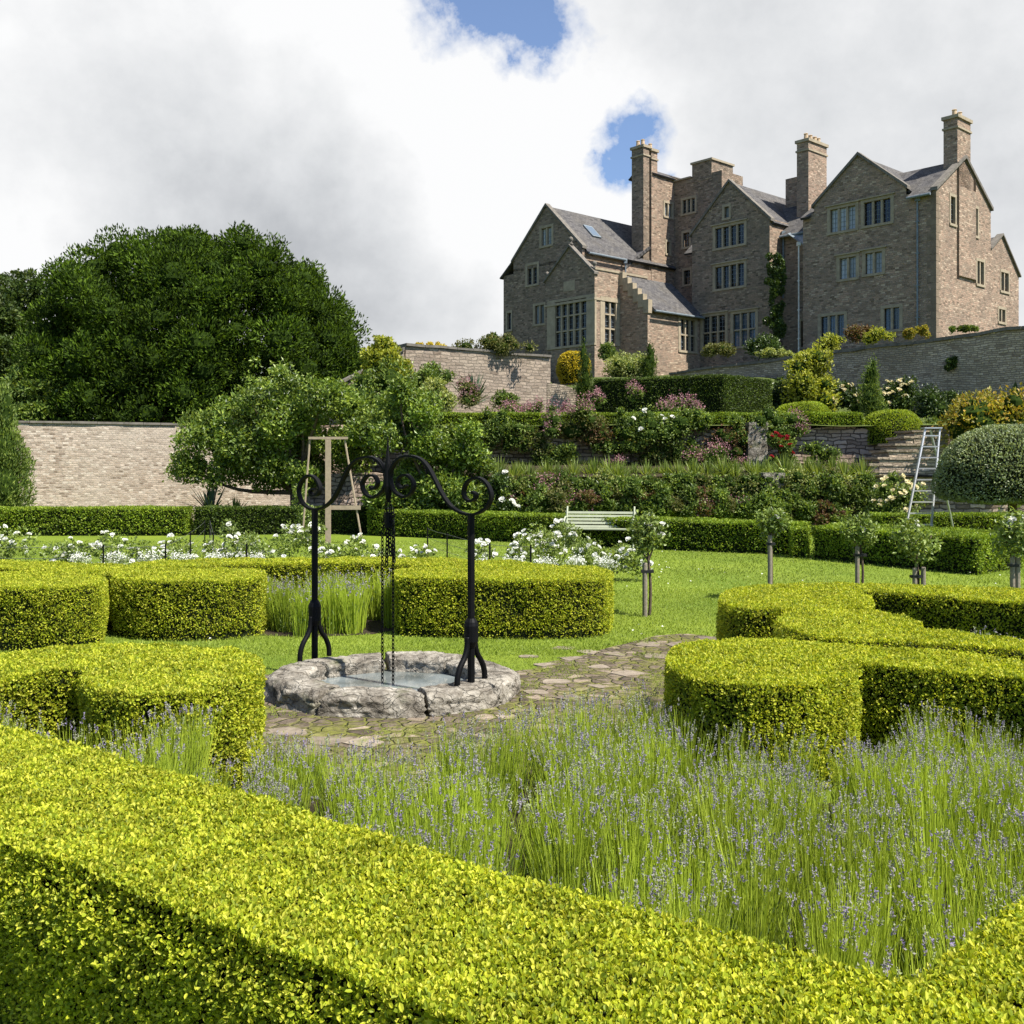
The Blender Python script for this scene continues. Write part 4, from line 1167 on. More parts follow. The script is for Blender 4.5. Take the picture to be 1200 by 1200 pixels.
# the big domed standard by the ladder
tb = at(1186, 600, 22)
topiary('domed_topiary', 'grey green clipped dome on a single dark trunk beside the stepladder', (tb[0], 22, 0), [(.02, 1.16), (.8, 1.12), (1.33, 1.15), (1.54, 1.36), (1.52, 1.72), (1.38, 2.1), (1.08, 2.45), (.6, 2.7), (.02, 2.79)], 'grey', 26000, .06, .035, trunk=1.15)
for px, py, hw, hp, Y, lab in ((940, 492, 34, 21, 32.2, 'low clipped green dome on the upper terrace, nearer the tall dark hedge'), (1044, 508, 35, 28, 31.5, 'low clipped green dome on the upper terrace above the stone steps')):
    b = at(px, py, Y); r = hw / F * Y; h = hp / F * Y
    topiary('clipped_dome', lab, b, [(r * .97, -.35), (r, .05), (r * .93, h * .45), (r * .7, h * .8), (r * .36, h * .97), (.01, h)], 'dome', 11000, .055, .035)
b = at(672, 440, 42); topiary('golden_dome', 'bright yellow clipped dome beside the garden gateway', b, [(.5, -.35), (.68, .1), (.68, .5), (.52, .85), (.25, .98), (.01, 1.0)], 'yellow', 5000, .07, .045)

bush('cypress', 'slim dark cypress standing in front of the yellow dome', 684, 490, 36.3, 20, 88, 'yewdark', 5000, .09, .03, 'cypress', shape='column', k=12, up=.8)
bush('cypress', 'small pointed cypress by the house corner above the tall dark hedge', 761, 446, 43, 22, 38, 'yewdark', 2600, .10, .035, 'cypress', shape='column', k=7, up=.8)
bush('cypress', 'pointed dark conifer between white flowered shrubs below the retaining wall', 1021, 485, 34.2, 30, 56, 'mid', 4500, .09, .035, 'cypress', shape='column', k=8, up=.8)
bush('columnar_conifer', 'tall feathery conifer at the left end of the brick wall', 4, 604, 28.6, 64, 128, 'mid', 20000, .12, .04, 'conifer', shape='column', k=9, up=.9)
bush('ivy_shrub', 'golden leaved ivy mound on top of the sloping stone wall', 452, 470, 35.6, 62, 80, 'gold', 6000, .14, .10, k=20)
bush('leafy_shrub', 'dark green rounded shrub against the tan wall', 502, 482, 36.4, 66, 78, 'mid', 6500, .13, .07, k=16)
bush('leafy_shrub', 'pale yellow green shrub low in front of the dark rounded shrub', 510, 502, 33.5, 52, 66, 'pale', 4200, .12, .07, k=12)
bush('leafy_shrub', 'straggling green shrub below the golden ivy mound', 440, 525, 34.5, 120, 110, 'apple', 11000, .13, .07, k=16)
bush('leafy_shrub', 'grey green mat of plants along the top of the tan wall', 582, 416, 38.9, 112, 24, 'olive', 4200, .11, .05, k=16, depth=.25)
bush('leafy_shrub', 'strip of yellow stonecrop on the tan wall top', 505, 408, 38.0, 52, 9, 'yellow', 900, .08, .05, k=8, depth=.3)
bush('leafy_shrub', 'pale yellow green domed shrub in front of the house bay', 738, 444, 44, 66, 36, 'pale', 5000, .11, .07, k=12)
bush('leafy_shrub', 'dark rounded shrub left of the pale domed shrub at the bay', 712, 425, 47, 32, 24, 'mid', 2000, .11, .07, k=9)
bush('leafy_shrub', 'bright yellow green shrub against the long retaining wall', 952, 482, 37.2, 70, 82, 'gold', 8000, .14, .085, k=30)
bush('flowering_shrub', 'dark shrub with cream blooms left of the pointed conifer', 992, 486, 37, 56, 46, 'ivy', 4200, .11, .07, k=12, bloom='cream', bl=22)
bush('flowering_shrub', 'dark shrub with cream blooms right of the pointed conifer', 1056, 484, 36, 60, 42, 'ivy', 4200, .11, .07, k=12, bloom='cream', bl=26)
bush('leafy_shrub', 'nearly black shrub in front of the retaining wall', 1103, 498, 34, 66, 58, 'ivy', 5000, .10, .06, k=14)
bush('leafy_shrub', 'large orange tinted shrub behind the grey green topiary', 1172, 520, 28, 130, 66, 'orange', 10000, .12, .075, k=32)
bush('flowering_shrub', 'cream rose bush at the foot of the stepladder', 1048, 615, 26.8, 70, 66, 'rose', 5200, .09, .055, 'rose bush', k=16, bloom='cream', bl=48)
bush('flowering_shrub', 'bush of deep red flowers on the upper terrace wall', 916, 552, 30.2, 30, 46, 'mid', 2600, .09, .05, k=9, bloom='red', bl=18, shape='hang')
bush('flowering_shrub', 'white rambling rose at the dark end of the terrace wall', 588, 606, 27.6, 44, 60, 'ivy', 3000, .10, .06, 'rose bush', k=12, bloom='white', bl=12)
bush('climbing_plant', 'dark ivy climbing the house wall beside a downpipe', 910, 408, 66.6, 21, 120, 'ivy', 12000, .17, .11, 'climber', shape='hang', k=60, core=False)
bush('leafy_shrub', 'dark green shrubs massed at the foot of the house wall under the climber', 895, 418, 63.5, 60, 26, 'ivy', 3500, .17, .10, k=14)
bush('leafy_shrub', 'dark planting below the tall hall windows of the house', 845, 417, 63.8, 60, 16, 'olive', 2600, .17, .09, k=14)
bush('climbing_plant', 'wine red climber under the small windows of the right gable', 1010, 400, 59.5, 56, 20, 'russet', 2400, .16, .10, 'climber', k=12, depth=.3)
for px, py, w_, h_, mat, lab in ((975, 410, 44, 20, 'gold', 'yellow green tuft on the retaining wall top, above the bright shrub'), (1030, 402, 46, 18, 'gold', 'yellow flowered plant on the middle of the retaining wall top'), (1075, 395, 40, 13, 'orange', 'orange tinted plant trailing over the retaining wall'),
                                 (1130, 388, 36, 8, 'mid', 'low green plant on the retaining wall near its high end'), (905, 417, 50, 10, 'pale', 'thin row of pale plants on the low end of the retaining wall'), (1115, 432, 16, 18, 'ivy', 'small dark plant rooted in the face of the retaining wall')):
    Y = (W0[1] * 1.0 + (px - 1200) / -415.0 * 11.7)
    # depth of the wall at this column
    k_ = (px - 600) / F; s_ = (k_ * W0[1] - W0[0]) / (wd[0] - k_ * wd[1]); Yw = W0[1] + s_ * wd[1]
    bush('wall_plant', lab, px, py, Yw + (.3 if px != 1115 else -.1), w_, h_, mat, 1500, .10, .06, 'plant', k=10, depth=.35)

bush('leafy_shrub', 'small dark shrub at the foot of the tan wall near the buttress', 597, 486, 38, 50, 30, 'mid', 2600, .11, .06, k=9)
# strap leaved plants
def spiky(name, label, base, n, L, W, mat, spread=.9, cat='plant', group=None):
    b = np.asarray(base, float); az = R.random(n) * 2 * np.pi; el = R.uniform(.15, 1.0, n) ** .7
    D = nrm(np.c_[np.cos(az) * (1 - el) * spread * 1.6, np.sin(az) * (1 - el) * spread * 1.6, el + .12]); Ls = L * R.uniform(.65, 1.1, n)
    g = G(); o6 = []
    S = nrm(np.cross(D, [0, 0, 1.0]) + rdir(n) * .2); tt = (0, .4, .75, 1.0); ww = (.7, 1, .7, .05)
    V = []
    for t, w_ in zip(tt, ww):
        c = b + D * (Ls * t)[:, None] - np.array([0, 0, 1]) * (Ls * t * t * .28 * (1 - el))[:, None] + np.c_[np.cos(az), np.sin(az), az * 0] * .03 * L
        V += [c - S * W * w_ * .5, c + S * W * w_ * .5]
    V = np.stack(V, 1).reshape(-1, 3); o8 = np.arange(n)[:, None] * 8
    rr = R.random(n)
    for q in range(3): g.add(V, o8 + np.array([[0, 1, 3, 2]]) + 2 * q, 0, rr)
    return tag(g.build(name, M[mat], loc=b), label, cat, group)


spiky('cordyline', 'spiky dark cordyline in front of the brick wall', at(247, 603, 28.9), 70, 1.0, .07, 'yucca', .9)
spiky('cordyline', 'smaller spiky plant right of the dark cordyline', at(275, 606, 28.9), 45, .65, .06, 'iris', 1.0)
spiky('yucca', 'blue green spiky yucca at the foot of the tan wall', at(553, 476, 36.2), 70, 1.2, .09, 'yucca', .8)
bush('flowering_shrub', 'dull pink feathery plant beside the yucca', 545, 476, 35.6, 40, 34, 'olive', 1600, .10, .05, k=8, bloom='pink', bl=90)

# plants of the flowered terraces
PINK = 'pink valerian clumps on the terraces'
for px, py, Y, w_, h_ in ((600, 500, 32.2, 34, 30), (625, 495, 32.2, 30, 26), (648, 512, 30.7, 44, 44), (682, 500, 30.7, 36, 36), (790, 492, 32.3, 40, 34), (812, 490, 32.3, 26, 24), (838, 554, 30.5, 56, 36), (815, 556, 30.6, 40, 30), (722, 556, 30.6, 30, 22),
                         (872, 556, 30.6, 30, 26), (935, 512, 30.8, 26, 28), (665, 494, 32.3, 24, 20), (660, 606, 27.9, 50, 32), (600, 604, 27.9, 40, 26), (690, 604, 27.9, 36, 24), (815, 612, 27.8, 40, 26), (850, 612, 27.8, 60, 28), (870, 606, 27.8, 34, 22), (640, 585, 28.0, 34, 26), (745, 470, 33.4, 26, 22), (700, 480, 33.4, 22, 24)):
    up_ = py < 570
    bush('valerian', ('clump of pink valerian at the upper terrace wall and its thin hedge' if up_ else 'clump of pink valerian at the foot of the lower terrace wall'), px, py, Y, w_, h_, 'mid', 900, .09, .045, 'flowers', PINK + (' by the upper wall' if up_ else ' by the lower wall'), k=8, bloom='pink', bl=95)
i_ = 0
for px in range(578, 1010, 11):
    y0 = 563 + R.normal(0, 2)
    spiky('daylily', 'tuft of light green strap leaves on the ledge between the terrace walls', at(px + R.uniform(-5, 5), y0, 28.55 + R.uniform(0, .8)), 110, R.uniform(.5, .75), .03, 'iris', 1.0, 'plant', 'light green tufts along the terrace ledge'); i_ += 1
mats_ = ['mid', 'olive', 'apple', 'mid', 'mid', 'russet', 'apple']
for q in range(46):
    px = 572 + q * 9.8 + R.uniform(-7, 7); py = 606 + R.uniform(-4, 3) + max(0, (px - 800) * .03)
    mt = mats_[q % 7]
    bush('wall_plant', 'leafy border plant growing up the lower terrace wall' if mt != 'russet' else 'russet leaved plant growing up the lower terrace wall', px, py, 27.75 + R.uniform(-.25, .35), R.uniform(30, 52), R.uniform(22, 48), mt, 1500, .095, .05, 'plant',
         'leafy plants along the lower terrace wall' if mt != 'russet' else 'russet plants along the lower terrace wall', k=9, zb=None)
for q in range(23):
    px = 566 + q * 19 + R.uniform(-8, 8)
    if px > 880 and q % 3: continue
    py = R.choice([512, 522, 535, 550]) + R.uniform(-5, 5); mt = ['mid', 'apple', 'mid', 'olive', 'mid', 'apple', 'olive', 'russet'][q % 8]
    bush('wall_plant', 'green plant hanging on the face of the upper terrace wall' if mt != 'russet' else 'russet plant hanging on the face of the upper terrace wall', px, py, 30.75, R.uniform(28, 56), R.uniform(20, 40), mt, 1300, .09, .045, 'plant',
         'plants hanging on the upper terrace wall' if mt != 'russet' else 'russet plants hanging on the upper terrace wall', k=9, shape='hang')
for q in range(40):
    px = 574 + q * 11 + R.uniform(-6, 6)
    bush('wall_plant', 'leafy plant trailing over the top of the lower terrace wall', px, 582 + R.uniform(-5, 4), 28.1, R.uniform(26, 46), R.uniform(16, 28), ['apple', 'mid', 'olive', 'pale', 'mid'][q % 5], 800, .085, .045, 'plant', 'plants trailing over the lower terrace wall', k=7, shape='hang')
bush('leafy_shrub', 'dark low shrub right of the tall dark clipped hedge', 912, 487, 38.5, 52, 46, 'ivy', 4000, .12, .07, k=12)
bush('leafy_shrub', 'low green shrub between the right clipped dome and the orange tinted shrub', 1092, 514, 31.9, 60, 26, 'mid', 3000, .10, .06, k=12)
bush('flowering_shrub', 'white rose trailing over the upper terrace wall', 770, 522, 30.6, 70, 30, 'mid', 2400, .09, .05, 'rose bush', k=12, bloom='white', bl=12, shape='hang')
bush('flowering_shrub', 'lemon flowered plant on the upper terrace wall', 745, 528, 30.5, 20, 14, 'mid', 600, .08, .05, k=5, bloom='lemon', bl=5, shape='hang')
for px, py in ((1000, 603), (950, 604), (925, 604), (975, 590), (1020, 592)):
    bush('wall_plant', 'rounded green plant at the foot of the pinkish terrace wall by the steps', px, py, 28.0, 40, 40, 'mid', 1700, .10, .055, 'plant', 'green plants by the stone steps', k=9)

# ------------------------------------------------------------------ roses
def rosebush(px, pyb, Y, wpx, hpx, label, group, nb=9):
    return bush('rose_bush', label, px, pyb, Y, wpx, hpx, 'rose', 1500, .065, .042, 'rose bush', group, k=10, bloom='white', bl=nb, core=False, shell=.8, out=.45)


for X0, X1, m, Ya, lab, grp in ((-9.2, -4.3, 10, 16.6, 'white flowering rose bush in the bed at the left of the iron post', 'white rose bushes of the left bed'), (-4.9, -1.6, 10, 16.2, 'white flowering rose bush in the bed behind the well arch', 'white rose bushes behind the well arch'),
                                (-.5, 2.25, 8, 16.6, 'white flowering rose bush in the bed between the well arch and the bench', 'white rose bushes in front of the bench')):
    for q in range(m):
        Y = Ya + R.uniform(0, 3.2); X = X0 + (X1 - X0) * (q + R.uniform(.1, .9)) / m; X *= Y / 17.5
        px = 600 + X / Y * F; py = HZ + EYE / Y * F
        rosebush(px, py, Y, R.uniform(46, 64), R.uniform(40, 60), lab, grp, int(R.integers(10, 19)))
# low white edging plants
for px in range(95, 300, 40):
    bush('edging_plant', 'low white edging plant along the left rose bed', px, 663, 16.0 + R.uniform(0, .5), 34, 12, 'grey', 500, .042, .026, 'plant', 'white edging plants of the left rose bed', k=14, core=False, bloom='white', bl=64)
for px in range(565, 720, 36):
    bush('edging_plant', 'low white edging plant along the rose bed in front of the bench', px, 668, 15.9 + R.uniform(0, .4), 34, 13, 'grey', 500, .042, .026, 'plant', 'white edging plants of the rose bed by the bench', k=14, core=False, bloom='white', bl=64)


def standard_rose(label, px, Y, crown_px, stakes, trunk_px, nb, ztop):
    """crown_px = (x0, y0, x1, y1); stakes = [(x, ytop)]"""
    b = np.array([(px - 600) / F * Y, Y, 0.0])
    e = empty('standard_rose', b, label, 'rose tree')
    x0, y0, x1, y1 = crown_px
    c = at((x0 + x1) / 2, (y0 + y1) / 2, Y); rx = (x1 - x0) / 2 / F * Y; rz = (y1 - y0) / 2 / F * Y
    cl = np.array([[c[0] + d[0] * rx * .6, Y + d[1] * rx * .6, c[2] + d[2] * rz * .65, min(rx, rz) * R.uniform(.3, .5), min(rx, rz) * R.uniform(.3, .5)] for d in rdir(12) * R.uniform(.5, 1, (12, 1))])
    g = G(); v, f, r = crown(cl, 2600, .062, .036, True, .2, .85, out=.4, jit=.4); g.add(v, f, 0, r); g.build('crown', M['rose'], e)
    g = G(); tx = at(trunk_px, 600, Y)[0]
    v, f = tube(spline([(tx, Y + .02, -.05), (tx + .015, Y, .35), (c[0] * .4 + tx * .6, Y, c[2] - rz * .95), (c[0], Y, c[2] - rz * .3)], 4), np.linspace(.022, .014, 13), 8); g.add(v, f, smooth=True)
    for d in (-1, 1):
        v, f = tube(spline([(c[0] * .4 + tx * .6, Y, c[2] - rz * 1.0), (c[0] + d * rx * .3, Y, c[2] - rz * .5), (c[0] + d * rx * .55, Y, c[2] + rz * .2)], 3), np.linspace(.014, .006, 7), 6); g.add(v, f, smooth=True)
    g.build('trunk', M['bark'], e)
    for sx_, sy_ in stakes:
        q = at(sx_, sy_, Y); g = G(); v, f = tube([(q[0], Y - .06, -.1), (q[0], Y - .06, q[2] - .015), (q[0], Y - .06, q[2])], [.033, .033, .026], 10); g.add(v, f); s_ = g.build('stake', M['stake'], e)
    q = at(stakes[0][0], stakes[0][1] + 10, Y); g = G(); v, f = box(((q[0] * len(stakes) + tx) / (len(stakes) + 1), Y - .05, q[2]), (abs(q[0] - tx) + .09, .085, .035)); g.add(v, f); g.build('tie', M['strap'], e)
    d = rdir(nb); d[:, 1] = -np.abs(d[:, 1]); d[:, 2] = np.abs(d[:, 2])
    i = R.integers(0, 12, nb); add_flowers(e, cl[i, :3] + nrm(d) * cl[i, 3:4] * 1.1, 'white', .11)
    return e


standard_rose('standard rose full of white blooms on a single stake beside the bench', 757, 13.2, (734, 600, 782, 657), [(755, 659)], 761, 12, 0)
standard_rose('thin standard rose tied to a tall leaning grey stake on the open lawn', 901, 14.6, (884, 592, 926, 630), [(901, 627)], 903, 3, 0)
standard_rose('sparse standard rose with a stake and thin stem apart, before the square hedge block', 1005, 15.0, (986, 600, 1028, 645), [(1003, 640)], 1010, 1, 0)
standard_rose('bushy standard rose with forked branches between two short stakes', 1074, 14.2, (1042, 606, 1106, 660), [(1070, 665), (1080, 664)], 1075, 4, 0)
standard_rose('standard rose with one big white bloom near the domed topiary', 1187, 13.6, (1164, 598, 1214, 658), [(1184, 652), (1190, 652)], 1187, 4, 0)
bush('rose_bush', 'leafy white rose trained against the wooden frame', 352, 618, 25.5, 44, 60, 'rose', 1800, .08, .05, 'rose bush', k=9, core=False, shell=.8)
# ================================================================== THE HOUSE
C0 = np.array([24.85, 60.0]); hu = nrm(np.array([-.669, .743])); hv = np.array([hu[1], -hu[0]])
house = empty('stone_manor_house', (C0[0], C0[1], 8.9), 'large gabled sandstone manor house with tall chimneys on the rise above the garden', 'house')


def hw(a, b, z):
    a, b, z = np.broadcast_arrays(np.asarray(a, float), np.asarray(b, float), np.asarray(z, float))
    p = C0 + a[..., None] * hu + b[..., None] * hv
    return np.concatenate([p, z[..., None]], -1)


def sa(px, b):
    k = (px - 600) / F; p = C0 + b * hv
    return (p[0] - k * p[1]) / (k * hu[1] - hu[0])


def sb(px, a):
    k = (px - 600) / F; p = C0 + a * hu
    return (k * p[1] - p[0]) / (hv[0] - k * hv[1])


def hz(py, a, b):
    return EYE + (HZ - py) / F * (C0 + a * hu + b * hv)[1]


GB = 6.4


def hwall(axis, off, s0, s1, z0, z1, holes=(), clip=(), rev=.26, mat='house', name='wall', parent=None):
    """wall sheet with window openings and deep reveals. axis 'a': runs along the front at depth b=off; 'b': runs back at a=off.
    clip: list of ((s, z), (s, z)) lines, what lies above each is cut away"""
    cs = sorted({s0, s1, *[h[0] for h in holes], *[h[1] for h in holes]}); cz = sorted({z0, z1, *[h[2] for h in holes], *[h[3] for h in holes]})
    bm = bmesh.new(); vv = {}
    def vt(s, z):
        if (s, z) not in vv: vv[(s, z)] = bm.verts.new((s, 0, z))
        return vv[(s, z)]
    for i in range(len(cs) - 1):
        for j in range(len(cz) - 1):
            ms, mz = (cs[i] + cs[i + 1]) / 2, (cz[j] + cz[j + 1]) / 2
            if any(h[0] < ms < h[1] and h[2] < mz < h[3] for h in holes): continue
            bm.faces.new([vt(cs[i], cz[j]), vt(cs[i + 1], cz[j]), vt(cs[i + 1], cz[j + 1]), vt(cs[i], cz[j + 1])])
    for (sa_, za), (sb_, zb) in clip:
        nrm_ = Vector((-(zb - za), 0, sb_ - sa_)); 
        if nrm_.z < 0: nrm_ = -nrm_
        bmesh.ops.bisect_plane(bm, geom=bm.verts[:] + bm.edges[:] + bm.faces[:], plane_co=Vector((sa_, 0, za)), plane_no=nrm_, clear_outer=True)
    bm.verts.index_update()
    S = np.array([v.co[:] for v in bm.verts]); fs = [[v.index for v in f.verts] for f in bm.faces]; bm.free()
    g = G()
    def put(S2, Z2, d):
        return hw(S2, off + d, Z2) if axis == 'a' else hw(off + d, S2, Z2)
    g.add(put(S[:, 0], S[:, 2], 0), fs, wc=np.c_[S[:, 0] + (0 if axis == 'a' else 50.3), S[:, 2], S[:, 0] * 0])
    for h in holes:
        q = [(h[0], h[2]), (h[1], h[2]), (h[1], h[3]), (h[0], h[3])]
        for k in range(4):
            p0, p1 = q[k], q[(k + 1) % 4]
            V = put(np.array([p0[0], p1[0], p1[0], p0[0]]), np.array([p0[1], p1[1], p1[1], p0[1]]), np.array([0, 0, rev, rev]))
            g.add(V, [[0, 1, 2, 3]], wc=np.array([[0, 0, 0], [1, 0, 0], [1, rev, 0], [0, rev, 0]]))
    return g.build(name, M[mat], parent or house)


def window(axis, off, h, nl, rows=1, glass='glass', mu=.13, depth=.17, label=None, hood=True, sill=True, tint=None, tr=.10, surround=.16):
    """mullioned stone window in the opening h = (s0, s1, z0, z1): frame with panes behind"""
    s0, s1, z0, z1 = h
    def bx(g, sA, sB, zA, zB, dA, dB, mi=0):
        a_ = [(sA, dA, zA), (sB, dA, zA), (sB, dB, zA), (sA, dB, zA), (sA, dA, zB), (sB, dA, zB), (sB, dB, zB), (sA, dB, zB)]
        V = np.array([(hw(s, off + d, z) if axis == 'a' else hw(off + d, s, z)) for s, d, z in a_]); g.add(V, BOXF, mi)
    g = G(); w = surround
    bx(g, s0 - w, s0 + .05, z0 - .02, z1 + .02, -.03, .14); bx(g, s1 - .05, s1 + w, z0 - .02, z1 + .02, -.03, .14)
    bx(g, s0 - w, s1 + w, z1 + .022, z1 + .2, -.035, .14)
    if sill: bx(g, s0 - w, s1 + w, z0 - .17, z0 - .022, -.07, .14)
    if hood: bx(g, s0 - w - .1, s1 + w + .1, z1 + .205, z1 + .29, -.14, .05)
    ws = (s1 - s0 - .1)
    for k in range(1, nl):
        s = s0 + .05 + ws * k / nl; bx(g, s - mu / 2, s + mu / 2, z0 - .02, z1 + .02, .0, .16)
    for k in range(1, rows):
        z = z0 + (z1 - z0) * k / rows
        for q in range(nl):
            bx(g, s0 + .05 + ws * q / nl + mu / 2 + .001, s0 + .05 + ws * (q + 1) / nl - mu / 2 - .001, z - tr / 2, z + tr / 2, .01, .15)
    fr = g.build('window', M['trim'], house)
    if label: fr['label'] = label
    g = G()
    for q in range(nl):
        for k in range(rows):
            sA, sB = s0 + .05 + ws * q / nl + mu / 2 - .02, s0 + .05 + ws * (q + 1) / nl - mu / 2 + .02; zA, zB = z0 + (z1 - z0) * k / rows, z0 + (z1 - z0) * (k + 1) / rows
            t1, t2 = R.normal(0, .006), R.normal(0, .006)
            cs_ = [(sA, zA, depth + t1 - t2), (sB, zA, depth + t1 + t2), (sB, zB, depth - t1 + t2), (sA, zB, depth - t1 - t2)]
            V = np.array([(hw(s, off + d, z) if axis == 'a' else hw(off + d, s, z)) for s, z, d in cs_]); g.add(V, [[0, 1, 2, 3]], rnd=R.random())
    # fine leading
    g.build('pane', M[glass], fr)
    g = G()
    for q in range(nl):
        sA, sB = s0 + .05 + ws * q / nl + mu / 2, s0 + .05 + ws * (q + 1) / nl - mu / 2
        m_ = (sA + sB) / 2
        bx(g, m_ - .012, m_ + .012, z0, z1, depth - .03, depth - .006)
        for z in np.arange(z0 + .28, z1 - .1, .3): bx(g, sA, sB, z - .01, z + .01, depth - .028, depth - .007)
    g.build('leading', M['lead'], fr)
    return fr


def wpx(axis, off, x0, y0, x1, y1):
    """opening measured on the wall plane"""
    if axis == 'a':
        a0, a1 = sorted((sa(x0, off), sa(x1, off))); am = (a0 + a1) / 2; return (a0, a1, hz(y1, am, off), hz(y0, am, off))
    b0, b1 = sorted((sb(x0, off), sb(x1, off))); bm_ = (b0 + b1) / 2; return (b0, b1, hz(y1, off, bm_), hz(y0, off, bm_))


def slab(pts, th=.16, mat='slate', name='roof', u=None):
    """roof slope through four (a, b, z) corners: eave0, eave1, ridge1, ridge0"""
    P = np.array([hw(*p) for p in pts]); n = nrm(np.cross(P[1] - P[0], P[3] - P[0]))
    if n[2] < 0: n = -n
    e = nrm(P[1] - P[0]); sl = np.cross(n, e)
    wc = np.array([[np.dot(p - P[0], e), np.dot(p - P[0], sl), 0] for p in P])
    g = G(); V = np.concatenate([P - n * th, P]); 
    f = [[3, 2, 1, 0], [4, 5, 6, 7], [0, 1, 5, 4], [1, 2, 6, 5], [2, 3, 7, 6], [3, 0, 4, 7]]
    g.add(V, f, wc=np.concatenate([wc, wc])); return g.build(name, M[mat], house)


def rake(axis, off, pts, w=.16, h=.2, d0=-.14, d1=.30, name='coping'):
    """coping stones along a gable line pts = [(s, z), ...]"""
    g = G()
    for (sA, zA), (sB, zB) in zip(pts[:-1], pts[1:]):
        a_ = [(sA, d0, zA), (sB, d0, zB), (sB, d1, zB), (sA, d1, zA), (sA, d0, zA + h), (sB, d0, zB + h), (sB, d1, zB + h), (sA, d1, zA + h)]
        g.add(np.array([(hw(s, off + d, z) if axis == 'a' else hw(off + d, s, z)) for s, d, z in a_]), BOXF)
    return g.build(name, M['coping'], house)


def hbox(a0, a1, b0, b1, z0, z1, mat='house', name='wall', parent=None):
    g = G()
    for (ax, off, s0, s1) in (('a', b0, a0, a1), ('a', b1, a0, a1), ('b', a0, b0, b1), ('b', a1, b0, b1)):
        ss = np.array([s0, s1, s1, s0]); z = np.array([z0, z0, z1, z1]); V = hw(ss, off, z) if ax == 'a' else hw(off, ss, z)
        g.add(V, [[0, 1, 2, 3]], wc=np.c_[ss + off * 3.1, z, z * 0])
    g.add(hw([a0, a1, a1, a0], [b0, b0, b1, b1], z1), [[0, 1, 2, 3]], wc=np.array([[0, 0, 0], [1, 0, 0], [1, 1, 0], [0, 1, 0]]))
    return g.build(name, M[mat], parent or house)


# --- right hand block
wR2 = [wpx('a', 0, 972, 243.5, 1003.4, 270), wpx('a', 0, 1011.6, 235, 1044.6, 262)]
wR1 = [wpx('a', 0, 983, 302, 1004, 326), wpx('a', 0, 1013, 296, 1034.5, 320)]
wR0 = [wpx('a', 0, 961, 370, 990, 394), wpx('a', 0, 1035, 361, 1055, 386)]
SPL = 15.6
hwall('a', 0, 0, 8.86, GB, SPL, wR1 + wR0)
hwall('a', 0, 1.83, 8.05, SPL, 21.3, wR2, clip=[((1.83, 18.4), (4.94, 21.0)), ((8.05, 18.4), (4.94, 21.0))])
hwall('a', 0, 0, 1.83, SPL, 17.95); hwall('a', 0, 8.05, 8.86, SPL, 17.95)
window('a', 0, wR2[0], 3, 1, 'glasspale', label='three light window with pale curtained glass'); window('a', 0, wR2[1], 3, 1, 'glass')
window('a', 0, wR1[0], 2, 1, 'glasspale'); window('a', 0, wR1[1], 2, 1, 'glasspale')
window('a', 0, wR0[0], 3, 1, 'glassblue', hood=False); window('a', 0, wR0[1], 2, 1, 'glassblue', hood=False)
rake('a', 0, [(1.70, 18.28), (4.94, 21.0), (8.18, 18.28)])
wS = [wpx('b', 0, 1113.4, 231, 1119.6, 262), wpx('b', 0, 1144.5, 307, 1153, 333), wpx('b', 0, 1142, 245, 1146, 276)]
hwall('b', 0, 0, 7.44, GB, 20.6, wS, clip=[((0, 17.9), (3.72, 20.45)), ((7.44, 17.9), (3.72, 20.45))])
for h in wS[:2]: window('b', 0, h, 2 if h is wS[1] else 1, 1, 'glass', hood=False, surround=.12)
window('b', 0, wS[2], 1, 1, 'glasspale', hood=False, surround=.1)
rake('b', 0, [(-.12, 17.86), (3.72, 20.45), (7.56, 17.86)])
hwall('a', 7.44, 0, 22, GB, 17.9); 
slab([(.25, -.35, 17.72), (1.6, -.35, 17.72), (1.6, 3.72, 20.4), (.25, 3.72, 20.4)]); slab([(8.25, -.35, 17.72), (8.86, -.35, 17.72), (8.86, 3.72, 20.4), (8.25, 3.72, 20.4)]); slab([(1.61, .3, 18.148), (8.24, .3, 18.148), (8.24, 3.72, 20.4), (1.61, 3.72, 20.4)]); slab([(.25, 7.8, 17.72), (8.86, 7.8, 17.72), (8.86, 3.72, 20.4), (.25, 3.72, 20.4)])
slab([(1.66, .25, 18.2), (1.66, 7.4, 18.2), (4.94, 7.4, 21.0), (4.94, .25, 21.0)]); slab([(8.22, .25, 18.2), (8.22, 7.4, 18.2), (4.94, 7.4, 21.0), (4.94, .25, 21.0)])
hwall('a', 7.42, 1.83, 8.05, 17.5, 21.3, clip=[((1.83, 18.4), (4.94, 21.0)), ((8.05, 18.4), (4.94, 21.0))])


def chimney(a0, a1, b0, b1, z0, z1, pots, label=None, mat='house'):
    c = hbox(a0, a1, b0, b1, z0, z1, mat, 'chimney')
    if label: c['label'] = label
    g = G()
    for e, zA, zB in ((.07, z1 - .62, z1 - .5), (.1, z1 + .003, z1 + .2)):
        V = np.array([hw(a, b, z) for z in (zA, zB) for a, b in ((a0 - e, b0 - e), (a1 + e, b0 - e), (a1 + e, b1 + e), (a0 - e, b1 + e))]); g.add(V, BOXF)
    g.build('cap', M['trim'], c)
    for fa, fb in pots:
        p = hw(a0 + (a1 - a0) * fa, b0 + (b1 - b0) * fb, z1 + .2); g = G(); v, f = lathe([(.17, 0), (.15, .12), (.13, .4), (.16, .46), (.12, .5)], p, 12); g.add(v, f); g.build('chimney_pot', M['terracotta'], c)


